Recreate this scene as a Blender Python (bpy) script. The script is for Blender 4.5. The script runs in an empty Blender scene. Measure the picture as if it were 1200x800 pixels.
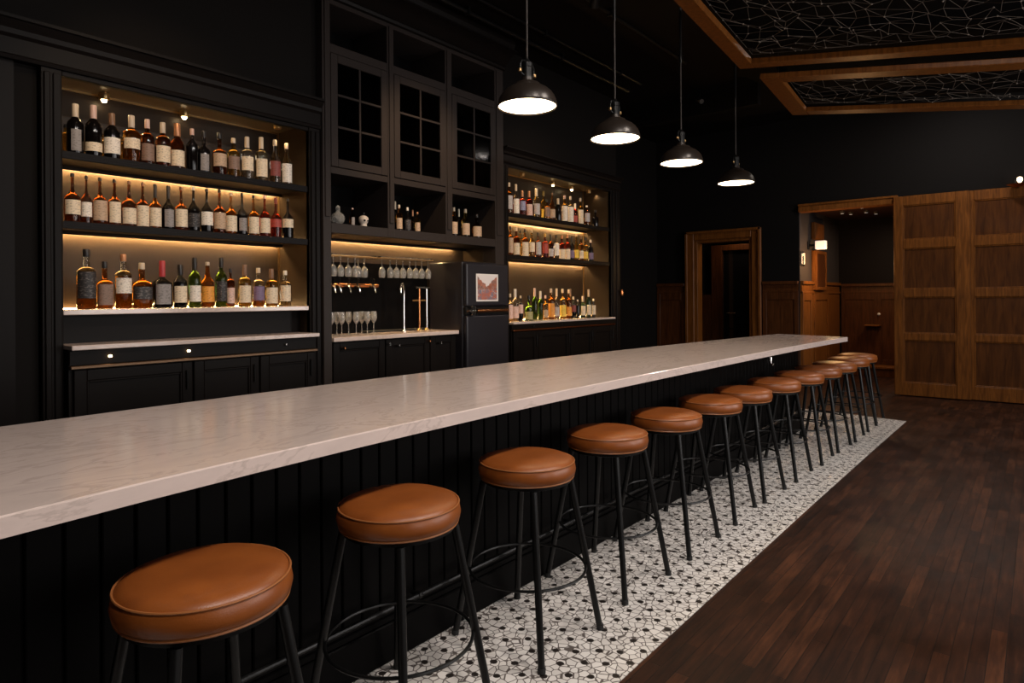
import bpy, bmesh, math, random
import numpy as np
from mathutils import Vector, Matrix
random.seed(7)
SC = bpy.context.scene
COL = SC.collection

# ------------------------------------------------------------------ camera, world, exposure
F_PX, YAW, ROLL, HY, EYE = 753.84, .688348, -.0067374, 349.643, 1.55
_c, _s = math.cos(ROLL), math.sin(ROLL)
VF = Vector((-math.sin(YAW), math.cos(YAW), 0)); VR0 = Vector((math.cos(YAW), math.sin(YAW), 0)); VU0 = Vector((0, 0, 1))
VR = _c*VR0 + _s*VU0; VU = -_s*VR0 + _c*VU0
CAM = Vector((0, 0, EYE))
cd = bpy.data.cameras.new('camera'); cam = bpy.data.objects.new('camera', cd); COL.objects.link(cam)
cd.sensor_width = 36; cd.lens = F_PX/1200*36; cd.shift_y = -(400-HY)/1200; cd.clip_start = .05
cam.matrix_world = Matrix(((VR.x, VU.x, -VF.x, 0), (VR.y, VU.y, -VF.y, 0), (VR.z, VU.z, -VF.z, EYE), (0, 0, 0, 1)))
SC.camera = cam
SC.view_settings.view_transform = 'Standard'; SC.view_settings.look = 'None'
SC.view_settings.gamma = 1; SC.view_settings.use_curve_mapping = False
SC.view_settings.exposure = 0
SC.cycles.sample_clamp_indirect = 4
SC.cycles.max_bounces = 10
w = bpy.data.worlds.new('sky'); SC.world = w; w.use_nodes = True
w.node_tree.nodes['Background'].inputs[0].default_value = (1, .93, .86, 1)
w.node_tree.nodes['Background'].inputs[1].default_value = .25

WINDOW_POWER, LED_POWER, PENDANT_POWER, SPOT_POWER = 78, 250, 16, 6
def area_lamp(name, loc, rot, sx, sy, power, color):
    l = bpy.data.lights.new(name, 'AREA'); l.shape = 'RECTANGLE'; l.size = sx; l.size_y = sy; l.energy = power; l.color = color
    o = bpy.data.objects.new(name, l); COL.objects.link(o); o.location = loc; o.rotation_euler = rot; return o
# daylight through the three tall windows of the right wall
for wy, k in ((1.2, .5), (4.7, 1.1), (8.2, 1.4)):
    area_lamp('window_daylight', (3.5, wy, 2.15), (0, math.radians(90), 0), 2.3, 1.6, WINDOW_POWER*k, (1, .95, .92))

# unseen ceiling downlights, added to light stools, tile and doors from above (their housings are built with the ceiling)
DOWNLIGHTS = [(.1, .5, 62), (.1, 2.3, 62), (.1, 4.1, 66), (-.8, 10.1, 50)]
for lx, ly, pw in DOWNLIGHTS:
    area_lamp('added_downlight', (lx, ly, 4.55), (0, 0, 0), .3, .3, pw, (1, .90, .82))

def ray(u, v): return VF + VR*((u-600)/F_PX) - VU*((v-HY)/F_PX)
def at(u, v, X=None, Y=None, Z=None):
    d = ray(u, v)
    t = X/d.x if X is not None else Y/d.y if Y is not None else (Z-EYE)/d.z
    return CAM + d*t
def depth(p): return (p-CAM).dot(VF)

# ------------------------------------------------------------------ materials
def nd(t, typ, **kw):
    n = t.nodes.new(typ)
    for k, v in kw.items(): setattr(n, k, v)
    return n
def mat(name, col, rough=.5, metal=0, trans=0, emit=0, ecol=None, coat=0, spec=None, ior=None, bump=0, bscale=40):
    m = bpy.data.materials.new(name); m.use_nodes = True; t = m.node_tree; b = t.nodes['Principled BSDF']
    b.inputs['Base Color'].default_value = (*col, 1); b.inputs['Roughness'].default_value = rough
    b.inputs['Metallic'].default_value = metal; b.inputs['Transmission Weight'].default_value = trans
    b.inputs['Coat Weight'].default_value = coat
    if spec is not None: b.inputs['Specular IOR Level'].default_value = spec
    if ior: b.inputs['IOR'].default_value = ior
    if emit:
        b.inputs['Emission Color'].default_value = (*(ecol or col), 1); b.inputs['Emission Strength'].default_value = emit
    if bump:
        tc = nd(t, 'ShaderNodeTexCoord'); n = nd(t, 'ShaderNodeTexNoise'); n.inputs['Scale'].default_value = bscale; n.inputs['Detail'].default_value = 4
        bp = nd(t, 'ShaderNodeBump'); bp.inputs['Strength'].default_value = bump; bp.inputs['Distance'].default_value = .01
        t.links.new(tc.outputs['Object'], n.inputs['Vector']); t.links.new(n.outputs['Fac'], bp.inputs['Height']); t.links.new(bp.outputs['Normal'], b.inputs['Normal'])
    return m
def ramp(t, fac, stops):
    r = nd(t, 'ShaderNodeValToRGB'); e = r.color_ramp.elements
    while len(e) < len(stops): e.new(.5)
    for x, (p, c) in zip(e, stops): x.position = p; x.color = (*c, 1)
    t.links.new(fac, r.inputs['Fac']); return r
def mapping(t, scale, rot=(0, 0, 0), coord='Object'):
    tc = nd(t, 'ShaderNodeTexCoord'); mp = nd(t, 'ShaderNodeMapping'); mp.inputs['Scale'].default_value = scale; mp.inputs['Rotation'].default_value = rot
    t.links.new(tc.outputs[coord], mp.inputs['Vector']); return mp.outputs['Vector']
def wood(name, dark, light, scale=(14, 14, 1.4), rough=.4, contrast=(.3, .75)):
    m = mat(name, light, rough, spec=.18); t = m.node_tree; b = t.nodes['Principled BSDF']
    v = mapping(t, scale); n = nd(t, 'ShaderNodeTexNoise'); n.inputs['Scale'].default_value = 2.2; n.inputs['Detail'].default_value = 8; n.inputs['Distortion'].default_value = .8
    t.links.new(v, n.inputs['Vector'])
    r = ramp(t, n.outputs['Fac'], [(contrast[0], dark), (contrast[1], light)]); t.links.new(r.outputs['Color'], b.inputs['Base Color'])
    bp = nd(t, 'ShaderNodeBump'); bp.inputs['Strength'].default_value = .15; bp.inputs['Distance'].default_value = .004
    t.links.new(n.outputs['Fac'], bp.inputs['Height']); t.links.new(bp.outputs['Normal'], b.inputs['Normal'])
    return m

M = {}
M['wall'] = mat('black_wall_paint', (.0085, .0074, .0070), .65, bump=.05, spec=.05)
M['ceil'] = mat('black_ceiling_paint', (.008, .0065, .006), .7, spec=.05, bump=.1, bscale=8)
M['cab'] = mat('black_satin_paint', (.0072, .0055, .0050), .42, spec=.10)
M['cabgrey'] = mat('charcoal_satin_paint', (.030, .0235, .0215), .42, spec=.15)
M['cabdark'] = mat('black_cabinet_interior', (.004, .0035, .0035), .6, spec=.05)
M['panelback'] = mat('dark_bronze_panel', (.036, .024, .0145), .40, bump=.04, bscale=6, spec=.2)
M['panelside'] = mat('dark_brown_side_panel', (.022, .0145, .009), .4, spec=.15)
M['bar'] = mat('black_beadboard_paint', (.0020, .0017, .0017), .5, spec=.06)
M['iron'] = mat('black_powder_coated_steel', (.010, .010, .010), .35, .5)
M['rubber'] = mat('black_rubber', (.012, .012, .012), .8)
M['chrome'] = mat('chrome', (.75, .73, .70), .15, 1)
M['copper'] = mat('copper', (.62, .25, .10), .25, 1)
M['brass'] = mat('dull_brass', (.55, .36, .16), .35, 1)
M['rail_highlight'] = mat('painted_rail_highlight', (.16, .095, .055), .35, .8)  # brown metal put in for the highlight along the black rail
M['fridge'] = mat('navy_black_enamel', (.013, .012, .017), .36, coat=.15)
M['leather_dark'] = mat('leather_piping', (.34, .12, .035), .4)
M['glass'] = mat('clear_glass', (.96, .94, .90), .08, trans=.82, ior=1.5)
M['pane'] = mat('dark_window_pane', (.55, .53, .52), .08, trans=1, ior=1.08)
M['led'] = mat('warm_led_strip', (1, .72, .36), .5, emit=LED_POWER, ecol=(1, .64, .28))
M['ledlip_added'] = mat('added_lip_led_glow', (1, .72, .36), .5, emit=8, ecol=(1, .56, .22))  # glow of the added strips behind the shelf lips
M['ledbase'] = mat('warm_base_led_strip', (1, .72, .36), .5, emit=55, ecol=(1, .60, .24))
M['bulb'] = mat('pendant_diffuser', (1, .9, .7), .5, emit=PENDANT_POWER, ecol=(1, .78, .50))
M['spot'] = mat('spotlight_lens', (1, .9, .7), .5, emit=25, ecol=(1, .75, .42))
M['tinyled'] = mat('small_indicator_light', (1, .8, .5), .5, emit=2.2, ecol=(1, .72, .42))
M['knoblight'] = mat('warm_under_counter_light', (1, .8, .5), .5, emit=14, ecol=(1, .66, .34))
M['hallspot'] = mat('dim_spot_lens', (.8, .75, .7), .5, emit=.25, ecol=(1, .9, .8))
M['white_lamp'] = mat('white_lamp_shade', (.9, .8, .72), .5, emit=.55, ecol=(1, .8, .7))
M['shade_in'] = mat('white_enamel', (.85, .8, .7), .4)
M['shade_out'] = mat('dark_bronze_enamel', (.030, .022, .017), .32, .3)
M['cord'] = mat('grey_cord', (.055, .048, .044), .6, spec=.2)
M['wood'] = wood('oak_door_wood', (.072, .0235, .0045), (.195, .067, .012))
M['woodframe'] = wood('orange_brown_trim_wood', (.11, .036, .007), (.23, .080, .016))
M['wainscot'] = wood('dark_wainscot_wood', (.045, .014, .004), (.10, .033, .009))
M['netting'] = mat('pale_string', (.10, .08, .064), .8)
M['netpale'] = mat('white_net_knot', (.22, .19, .16), .7)
M['netback'] = mat('black_net_backing', (.0018, .0018, .0022), .8, spec=.05)
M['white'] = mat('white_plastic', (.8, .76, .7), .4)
M['white_border'] = mat('white_paper', (.82, .78, .76), .6)
M['darkglass'] = mat('black_door_glass', (.006, .006, .007), .06)
M['red_ceiling'] = mat('dark_red_ceiling', (.030, .008, .006), .6)

# marble
def marble(name, base, vein):
    m = mat(name, base, .14); t = m.node_tree; b = t.nodes['Principled BSDF']
    v = mapping(t, (2.2, .8, 2)); n = nd(t, 'ShaderNodeTexNoise'); n.inputs['Scale'].default_value = 2.2; n.inputs['Detail'].default_value = 9; n.inputs['Roughness'].default_value = .62; n.inputs['Distortion'].default_value = 1.3
    t.links.new(v, n.inputs['Vector'])
    r = ramp(t, n.outputs['Fac'], [(.30, [x*.93 for x in base]), (.445, base), (.478, vein), (.505, base), (.68, [x*.9 for x in base])])
    t.links.new(r.outputs['Color'], b.inputs['Base Color'])
    v2 = mapping(t, (9, 9, 9)); n2 = nd(t, 'ShaderNodeTexNoise'); n2.inputs['Scale'].default_value = 3; n2.inputs['Detail'].default_value = 5
    t.links.new(v2, n2.inputs['Vector']); r2 = ramp(t, n2.outputs['Fac'], [(.3, (.20,)*3), (.7, (.30,)*3)]); return m
M['marble'] = marble('white_grey_marble', (.70, .575, .525), (.57, .465, .42))

# leather
def leather():
    m = mat('tan_leather', (.36, .115, .026), .37); t = m.node_tree; b = t.nodes['Principled BSDF']
    v = mapping(t, (1, 1, 1)); n = nd(t, 'ShaderNodeTexNoise'); n.inputs['Scale'].default_value = 7; n.inputs['Detail'].default_value = 6
    t.links.new(v, n.inputs['Vector']); r = ramp(t, n.outputs['Fac'], [(.25, (.165, .040, .0065)), (.75, (.305, .085, .0145))]); t.links.new(r.outputs['Color'], b.inputs['Base Color'])
    vo = nd(t, 'ShaderNodeTexVoronoi'); vo.inputs['Scale'].default_value = 260; t.links.new(v, vo.inputs['Vector'])
    bp = nd(t, 'ShaderNodeBump'); bp.inputs['Strength'].default_value = .12; bp.inputs['Distance'].default_value = .002
    t.links.new(vo.outputs['Distance'], bp.inputs['Height']); t.links.new(bp.outputs['Normal'], b.inputs['Normal'])
    return m
M['leather'] = leather()

# dark plank floor: boards run along the bar
def planks():
    m = mat('dark_plank_floor', (.05, .02, .01), .38, spec=.22); t = m.node_tree; b = t.nodes['Principled BSDF']
    v = mapping(t, (1, 1, 1), (0, 0, math.radians(90)))
    br = nd(t, 'ShaderNodeTexBrick'); br.offset = .37; br.offset_frequency = 2
    for k, x in (('Scale', 1), ('Mortar Size', .0018), ('Mortar Smooth', .3), ('Bias', 0), ('Brick Width', .62), ('Row Height', .062)): br.inputs[k].default_value = x
    br.inputs['Color1'].default_value = (.0, 0, 0, 1); br.inputs['Color2'].default_value = (1, 1, 1, 1); br.inputs['Mortar'].default_value = (.0, 0, 0, 1)
    t.links.new(v, br.inputs['Vector'])
    v2 = mapping(t, (14, 1.3, 1)); n = nd(t, 'ShaderNodeTexNoise'); n.inputs['Scale'].default_value = 3; n.inputs['Detail'].default_value = 9; n.inputs['Roughness'].default_value = .65
    t.links.new(v2, n.inputs['Vector'])
    v3 = mapping(t, (1.6, .9, 1)); n3 = nd(t, 'ShaderNodeTexNoise'); n3.inputs['Scale'].default_value = 2.4; n3.inputs['Detail'].default_value = 5; t.links.new(v3, n3.inputs['Vector'])
    mx = nd(t, 'ShaderNodeMath', operation='MULTIPLY_ADD'); mx.inputs[1].default_value = .19; t.links.new(br.outputs['Color'], mx.inputs[0])
    m3 = nd(t, 'ShaderNodeMath', operation='MULTIPLY_ADD'); m3.inputs[1].default_value = .32; m3.inputs[2].default_value = -.03; t.links.new(n3.outputs['Fac'], m3.inputs[0])
    m2 = nd(t, 'ShaderNodeMath', operation='MULTIPLY_ADD'); m2.inputs[1].default_value = .70; t.links.new(n.outputs['Fac'], m2.inputs[0]); t.links.new(m3.outputs[0], m2.inputs[2]); t.links.new(m2.outputs[0], mx.inputs[2])
    r = ramp(t, mx.outputs[0], [(.38, (.007, .0026, .0014)), (.60, (.032, .0105, .0045)), (.86, (.095, .032, .012))])
    dk = nd(t, 'ShaderNodeMix', data_type='RGBA'); t.links.new(br.outputs['Fac'], dk.inputs['Factor']); t.links.new(r.outputs['Color'], dk.inputs['A']); dk.inputs['B'].default_value = (.006, .003, .002, 1)
    t.links.new(dk.outputs['Result'], b.inputs['Base Color'])
    rr = ramp(t, n3.outputs['Fac'], [(.3, (.42,)*3), (.7, (.6,)*3)]); t.links.new(rr.outputs['Color'], b.inputs['Roughness'])
    bp = nd(t, 'ShaderNodeBump'); bp.inputs['Strength'].default_value = .35; bp.inputs['Distance'].default_value = .004; bp.invert = True
    t.links.new(br.outputs['Fac'], bp.inputs['Height']); t.links.new(bp.outputs['Normal'], b.inputs['Normal'])
    return m
M['planks'] = planks()

# mosaic: white chips, dark grout, small dark dots on a staggered lattice
def mosaic():
    m = mat('white_mosaic_tile', (.7, .66, .62), .4); t = m.node_tree; b = t.nodes['Principled BSDF']
    v = mapping(t, (1, 1, 1))
    nz = nd(t, 'ShaderNodeTexNoise'); nz.inputs['Scale'].default_value = 22; t.links.new(v, nz.inputs['Vector'])
    vo = nd(t, 'ShaderNodeTexVoronoi', feature='DISTANCE_TO_EDGE'); vo.inputs['Scale'].default_value = 27; vo.inputs['Randomness'].default_value = .8
    sc = nd(t, 'ShaderNodeVectorMath', operation='MULTIPLY_ADD'); sc.inputs[1].default_value = (.010, .010, 0)
    t.links.new(nz.outputs['Color'], sc.inputs[0]); t.links.new(v, sc.inputs[2]); t.links.new(sc.outputs[0], vo.inputs['Vector'])
    vc = nd(t, 'ShaderNodeTexVoronoi'); vc.inputs['Scale'].default_value = 27; vc.inputs['Randomness'].default_value = .8; t.links.new(sc.outputs[0], vc.inputs['Vector'])
    grout = ramp(t, vo.outputs['Distance'], [(.036, (1, 1, 1)), (.066, (0, 0, 0))])
    sp = nd(t, 'ShaderNodeSeparateXYZ'); t.links.new(sc.outputs[0], sp.inputs[0])
    def dots(ox, oy):
        ds = []
        for out, per, off in ((sp.outputs[0], .152, ox), (sp.outputs[1], .118, oy)):
            a = nd(t, 'ShaderNodeMath', operation='ADD'); a.inputs[1].default_value = off; t.links.new(out, a.inputs[0])
            p = nd(t, 'ShaderNodeMath', operation='PINGPONG'); p.inputs[1].default_value = per/2; t.links.new(a.outputs[0], p.inputs[0])
            q = nd(t, 'ShaderNodeMath', operation='POWER'); q.inputs[1].default_value = 2; t.links.new(p.outputs[0], q.inputs[0]); ds.append(q)
        s = nd(t, 'ShaderNodeMath', operation='ADD'); t.links.new(ds[0].outputs[0], s.inputs[0]); t.links.new(ds[1].outputs[0], s.inputs[1])
        l = nd(t, 'ShaderNodeMath', operation='LESS_THAN'); l.inputs[1].default_value = .0158**2; t.links.new(s.outputs[0], l.inputs[0]); return l
    d1, d2 = dots(1.5, -2.42), dots(1.424, -2.468)
    mxd = nd(t, 'ShaderNodeMath', operation='MAXIMUM'); t.links.new(d1.outputs[0], mxd.inputs[0]); t.links.new(d2.outputs[0], mxd.inputs[1])
    sc2 = nd(t, 'ShaderNodeSeparateColor'); t.links.new(vc.outputs['Color'], sc2.inputs[0])
    chip = ramp(t, sc2.outputs[0], [(0, (.70, .66, .62)), (1, (.84, .80, .76))])
    a = nd(t, 'ShaderNodeMix', data_type='RGBA'); t.links.new(grout.outputs['Color'], a.inputs['Factor']); t.links.new(chip.outputs['Color'], a.inputs['A']); a.inputs['B'].default_value = (.12, .10, .09, 1)
    c = nd(t, 'ShaderNodeMix', data_type='RGBA'); t.links.new(mxd.outputs[0], c.inputs['Factor']); t.links.new(a.outputs['Result'], c.inputs['A']); c.inputs['B'].default_value = (.022, .017, .015, 1)
    t.links.new(c.outputs['Result'], b.inputs['Base Color'])
    bp = nd(t, 'ShaderNodeBump'); bp.inputs['Strength'].default_value = .3; bp.inputs['Distance'].default_value = .003; bp.invert = True
    t.links.new(grout.outputs['Color'], bp.inputs['Height']); t.links.new(bp.outputs['Normal'], b.inputs['Normal'])
    return m
M['mosaic'] = mosaic()

# ------------------------------------------------------------------ mesh helpers
class MB:
    def __init__(self): self.b = bmesh.new()
    def box(self, x0, x1, y0, y1, z0, z1, bev=0, seg=1):
        vs = [self.b.verts.new((x, y, z)) for x in sorted((x0, x1)) for y in sorted((y0, y1)) for z in sorted((z0, z1))]
        fs = [self.b.faces.new([vs[i] for i in q]) for q in ((0, 1, 3, 2), (4, 6, 7, 5), (0, 4, 5, 1), (2, 3, 7, 6), (0, 2, 6, 4), (1, 5, 7, 3))]
        if bev: bmesh.ops.bevel(self.b, geom=list({e for f in fs for e in f.edges}), offset=bev, segments=seg, affect='EDGES', profile=.5, clamp_overlap=True)
        return self
    def tube(self, p, q, r0, r1=None, n=12):
        p, q = Vector(p), Vector(q); r1 = r0 if r1 is None else r1
        d = (q-p).normalized(); a = d.orthogonal().normalized(); c = d.cross(a)
        A, B = [], []
        for i in range(n):
            t = 2*math.pi*i/n; o = a*math.cos(t)+c*math.sin(t)
            A.append(self.b.verts.new(p+o*r0)); B.append(self.b.verts.new(q+o*r1))
        for i in range(n): self.b.faces.new((A[i], A[(i+1) % n], B[(i+1) % n], B[i]))
        self.b.faces.new(A[::-1]); self.b.faces.new(B); return self
    def path(self, pts, r, n=10):
        pts = [Vector(p) for p in pts]; rings = []
        ref = None
        for i, p in enumerate(pts):
            d = (pts[min(i+1, len(pts)-1)]-pts[max(i-1, 0)]).normalized()
            a = d.orthogonal().normalized() if ref is None else (ref-d*ref.dot(d)).normalized()
            ref = a; c = d.cross(a); rr = r[i] if isinstance(r, (list, tuple)) else r
            rings.append([self.b.verts.new(p+(a*math.cos(2*math.pi*k/n)+c*math.sin(2*math.pi*k/n))*rr) for k in range(n)])
        for A, B in zip(rings, rings[1:]):
            for i in range(n): self.b.faces.new((A[i], A[(i+1) % n], B[(i+1) % n], B[i]))
        self.b.faces.new(rings[0][::-1]); self.b.faces.new(rings[-1]); return self
    def torus(self, c, R, r, n=40, k=8, axis='Z'):
        c = Vector(c); rings = []
        for i in range(n):
            t = 2*math.pi*i/n; ring = []
            for j in range(k):
                u = 2*math.pi*j/k; a, h = R+r*math.cos(u), r*math.sin(u)
                v = Vector((a*math.cos(t), a*math.sin(t), h)) if axis == 'Z' else Vector((h, a*math.cos(t), a*math.sin(t)))
                ring.append(self.b.verts.new(c+v))
            rings.append(ring)
        for i in range(n):
            A, B = rings[i], rings[(i+1) % n]
            for j in range(k): self.b.faces.new((A[j], B[j], B[(j+1) % k], A[(j+1) % k]))
        return self
    def lathe(self, prof, c=(0, 0, 0), n=20, sq=0, loop=False):
        """prof: (radius, height) rows, bottom to top; sq > 0 squares the section"""
        c = Vector(c); rings = []
        for r, z in prof:
            if r < 1e-6: rings.append([self.b.verts.new(c+Vector((0, 0, z)))]); continue
            ring = []
            for i in range(n):
                t = 2*math.pi*(i+.5)/n; cx, sx = math.cos(t), math.sin(t)
                k = 1/((abs(cx)**(2+sq*4)+abs(sx)**(2+sq*4))**(1/(2+sq*4))) if sq else 1
                ring.append(self.b.verts.new(c+Vector((r*k*cx, r*k*sx, z))))
            rings.append(ring)
        for A, B in zip(rings, rings[1:]+(rings[:1] if loop else [])):
            if len(A) == 1 and len(B) == 1: continue
            for i in range(n):
                j = (i+1) % n
                if len(A) == 1: self.b.faces.new((A[0], B[j], B[i]))
                elif len(B) == 1: self.b.faces.new((A[i], A[j], B[0]))
                else: self.b.faces.new((A[i], A[j], B[j], B[i]))
        if loop: return self
        if len(rings[0]) > 1: self.b.faces.new(rings[0][::-1])
        if len(rings[-1]) > 1: self.b.faces.new(rings[-1])
        return self
    def prism(self, pts, z0, z1, bev=0):
        A = [self.b.verts.new((x, y, z0)) for x, y in pts]; B = [self.b.verts.new((x, y, z1)) for x, y in pts]
        n = len(pts); self.b.faces.new(A[::-1]); top = self.b.faces.new(B)
        for i in range(n): self.b.faces.new((A[i], A[(i+1) % n], B[(i+1) % n], B[i]))
        if bev:
            self.b.normal_update()
            bmesh.ops.bevel(self.b, geom=list(top.edges), offset=bev, segments=1, affect='EDGES', profile=.5)
        return self
    def strip(self, prof, y0, y1):
        """profile of (x, z) points, closed, run along Y"""
        A = [self.b.verts.new((x, y0, z)) for x, z in prof]; B = [self.b.verts.new((x, y1, z)) for x, z in prof]
        n = len(prof); self.b.faces.new(A); self.b.faces.new(B[::-1])
        for i in range(n): self.b.faces.new((A[i], A[(i+1) % n], B[(i+1) % n], B[i]))
        return self
    def build(self, name, m, parent=None, angle=35, origin=None, wn=False):
        b = self.b; bmesh.ops.recalc_face_normals(b, faces=b.faces)
        if parent is not None:
            off = wloc(parent)
        elif origin is not None: off = Vector(origin)
        else:
            lo = Vector([min(v.co[i] for v in b.verts) for i in range(3)]); hi = Vector([max(v.co[i] for v in b.verts) for i in range(3)])
            off = Vector(((lo.x+hi.x)/2, (lo.y+hi.y)/2, lo.z))
        for v in b.verts: v.co -= off
        me = bpy.data.meshes.new(name); b.to_mesh(me); b.free()
        me.materials.append(M[m] if isinstance(m, str) else m)
        me.shade_smooth(); me.set_sharp_from_angle(angle=math.radians(angle))
        o = bpy.data.objects.new(name, me); COL.objects.link(o)
        if wn: o.modifiers.new('face_normals', 'WEIGHTED_NORMAL').keep_sharp = True
        if parent is not None: o.parent = parent
        else: o.location = off
        return o
def wloc(o):
    v = Vector((0, 0, 0))
    while o is not None: v += o.location; o = o.parent
    return v
def tag(o, label, cat, group=None):
    o['label'] = label; o['category'] = cat
    if group: o['group'] = group
    return o
def thing(name, label, cat, loc=(0, 0, 0), group=None):
    o = bpy.data.objects.new(name, None); COL.objects.link(o); o.location = loc; o.empty_display_size = .1
    return tag(o, label, cat, group)
def struct(o, label, cat):
    o['kind'] = 'structure'; return tag(o, label, cat)
def copy_tree(o, parent=None):
    c = o.copy(); COL.objects.link(c)
    if parent is not None: c.parent = parent
    for ch in list(o.children): copy_tree(ch, c)
    return c
ORD = 'zeroth first second third fourth fifth sixth seventh eighth ninth tenth eleventh twelfth thirteenth fourteenth fifteenth sixteenth seventeenth eighteenth nineteenth twentieth'.split()

# ------------------------------------------------------------------ the room
YB, HC, XW = 11.65, 4.6, -5.86       # back wall, ceiling, left wall
XF, XB = -5.0, -5.5                  # face and back of the built-in shelving
NL0, NL1, CA0, CA1, NR0, NR1, NRE = 1.403, 3.263, 3.383, 5.90, 6.02, 8.44, 8.70
struct(MB().box(XW-.1, 3.7, -3.6, 15, -.12, 0).build('floor', 'planks', origin=(0, 0, 0)), 'dark brown narrow plank floor of the bar room', 'floor')
t = MB().prism([(-1.322, -1.5), (-1.322, 5), (-1.312, 7.2), (-1.294, 9.216), (-1.884, 9.322), (-2.9, 9.44), (-2.9, -1.5)], 0, .004).build('trim_1', 'mosaic', origin=(0, 0, 0))
struct(t, 'white mosaic tile strip with small dark dots along the bar', 'tiled floor')
struct(MB().box(XW-.1, 3.7, -3.6, YB+.1, HC, HC+.1).build('ceiling', 'ceil', origin=(0, 0, HC)), 'black painted ceiling above the bar', 'ceiling')
wl = MB().box(XW-.12, XW, -3.6, YB, 0, HC)
wl.box(XW, XF-.06, -3.6, CA0, 3.25, HC).box(XW, XF-.06, CA1, NRE, 3.3, HC).box(XW, XF-.06, -3.6, 1.28, 0, 3.25).box(XW, XB-.03, 1.28, NRE-.02, 0, 3.3).box(XW, XF-.06, NRE-.24, NRE-.02, 0, 3.3)
struct(wl.build('wall_left', 'wall', origin=(XW, 0, 0)), 'black wall behind the lit bottle shelving', 'wall')
# panelled strip left of the first niche
pf = MB().box(XF-.06, XF-.03, -1.5, 1.15, 0, 3.12)
for y0, y1 in ((-.35, 1.06),):
    for z0, z1 in ((.2, 1.62), (1.72, 2.98)):
        for a in ((y0, y0+.05, z0, z1), (y1-.05, y1, z0, z1), (y0+.05, y1-.05, z0, z0+.05), (y0+.05, y1-.05, z1-.05, z1)):
            pf.box(XF-.03, XF-.012, *a, .004)
struct(pf.build('trim_2', 'cab'), 'black panelled wall at the far left of the bar shelves', 'wall panel')

# back wall with a doorway and a wide opening
D0, D1, DH = -5.08, -4.00, 2.62
O0, O1, OH = -3.19, -1.72, 3.01
wb = MB().box(XW, D0, YB, YB+.14, 0, HC).box(D0, D1, YB, YB+.14, DH, HC).box(D1, O0-.012, YB, YB+.14, 0, HC).box(O0-.012, O0, YB, YB+.14, OH, HC).box(O0, O1, YB, YB+.14, OH, HC).box(O1, 3.7, YB, YB+.14, 0, HC)
struct(wb.build('wall_back', 'wall'), 'black end wall above the wooden doors', 'wall')
wr = MB().box(3.6, 3.72, -3.6, .4, 0, HC).box(3.6, 3.72, 2, 3.9, 0, HC).box(3.6, 3.72, 5.5, 7.4, 0, HC).box(3.6, 3.72, 9, YB, 0, HC)
for wy in (1.2, 4.7, 8.2): wr.box(3.6, 3.72, wy-.8, wy+.8, 0, 1).box(3.6, 3.72, wy-.8, wy+.8, 3.3, HC)
struct(wr.build('wall_right', 'wall'), 'black right wall with three tall windows', 'wall')
struct(MB().box(XW, 3.6, -3.72, -3.6, 0, HC).build('wall_front', 'wall'), 'black wall behind the viewer', 'wall')
for i, wy in enumerate((1.2, 4.7, 8.2)):
    f = MB()
    for a in ((wy-.8, wy-.74, 1, 3.3), (wy+.74, wy+.8, 1, 3.3), (wy-.74, wy+.74, 1, 1.06), (wy-.74, wy+.74, 3.24, 3.3), (wy-.74, wy+.74, 2.12, 2.18)): f.box(3.62, 3.70, *a, .005)
    o = struct(f.build('window_%d' % (i+1), 'woodframe'), 'wood framed sash window in the right wall, %s from the viewer' % ORD[i+1], 'window')
    MB().box(3.655, 3.662, wy-.74, wy+.74, 1.06, 3.24).build('window_pane', 'pane', o)

# wainscot of the back wall
def wainscot(segs, y, face, zt, name, label):
    b = MB()
    for x0, x1 in segs:
        b.box(x0, x1, y-.03, y, 0, zt-.06)
        b.box(x0, x1, y-.07, y, zt-.06, zt, .008).box(x0, x1, y-.045, y, zt-.2, zt-.16, .005)
        b.box(x0, x1, y-.05, y, 0, .18, .006)
        n = max(1, round((x1-x0)/.62)); wd = (x1-x0)/n
        for i in range(n):
            a, c = x0+i*wd, x0+(i+1)*wd
            b.box(a, a+.07, y-.045, y-.03, .18, zt-.2, .004).box(c-.07, c, y-.045, y-.03, .18, zt-.2, .004)
            b.box(a+.07, c-.07, y-.045, y-.03, zt-.32, zt-.2, .004).box(a+.07, c-.07, y-.045, y-.03, .18, .3, .004)
    return struct(b.build(name, 'wainscot'), label, 'wainscot')
wainscot([(XW+.01, D0-.19), (D1+.19, O0-.02)], YB, 0, 1.82, 'trim_3', 'dark wood wainscot on the end wall beside the doorway')
# doorway casing
cs = MB()
for a in ((D0-.17, D0, 0, DH+.17), (D1, D1+.17, 0, DH+.17), (D0, D1, DH, DH+.17)): cs.box(a[0], a[1], YB-.05, YB, a[2], a[3], .012)
for a in ((D0-.17, D0-.12, 0, DH+.17), (D1+.12, D1+.17, 0, DH+.17), (D0-.17, D1+.17, DH+.12, DH+.17)): cs.box(a[0], a[1], YB-.08, YB-.05, a[2], a[3], .008)
for a in ((D0, D0+.06, 0, DH), (D1-.05, D1, 0, DH), (D0+.06, D1-.05, DH-.05, DH)): cs.box(a[0], a[1], YB-.02, YB+.2, a[2], a[3], .004)
struct(cs.build('trim_4', 'woodframe'), 'orange brown wooden casing around the narrow doorway', 'door frame')
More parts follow.
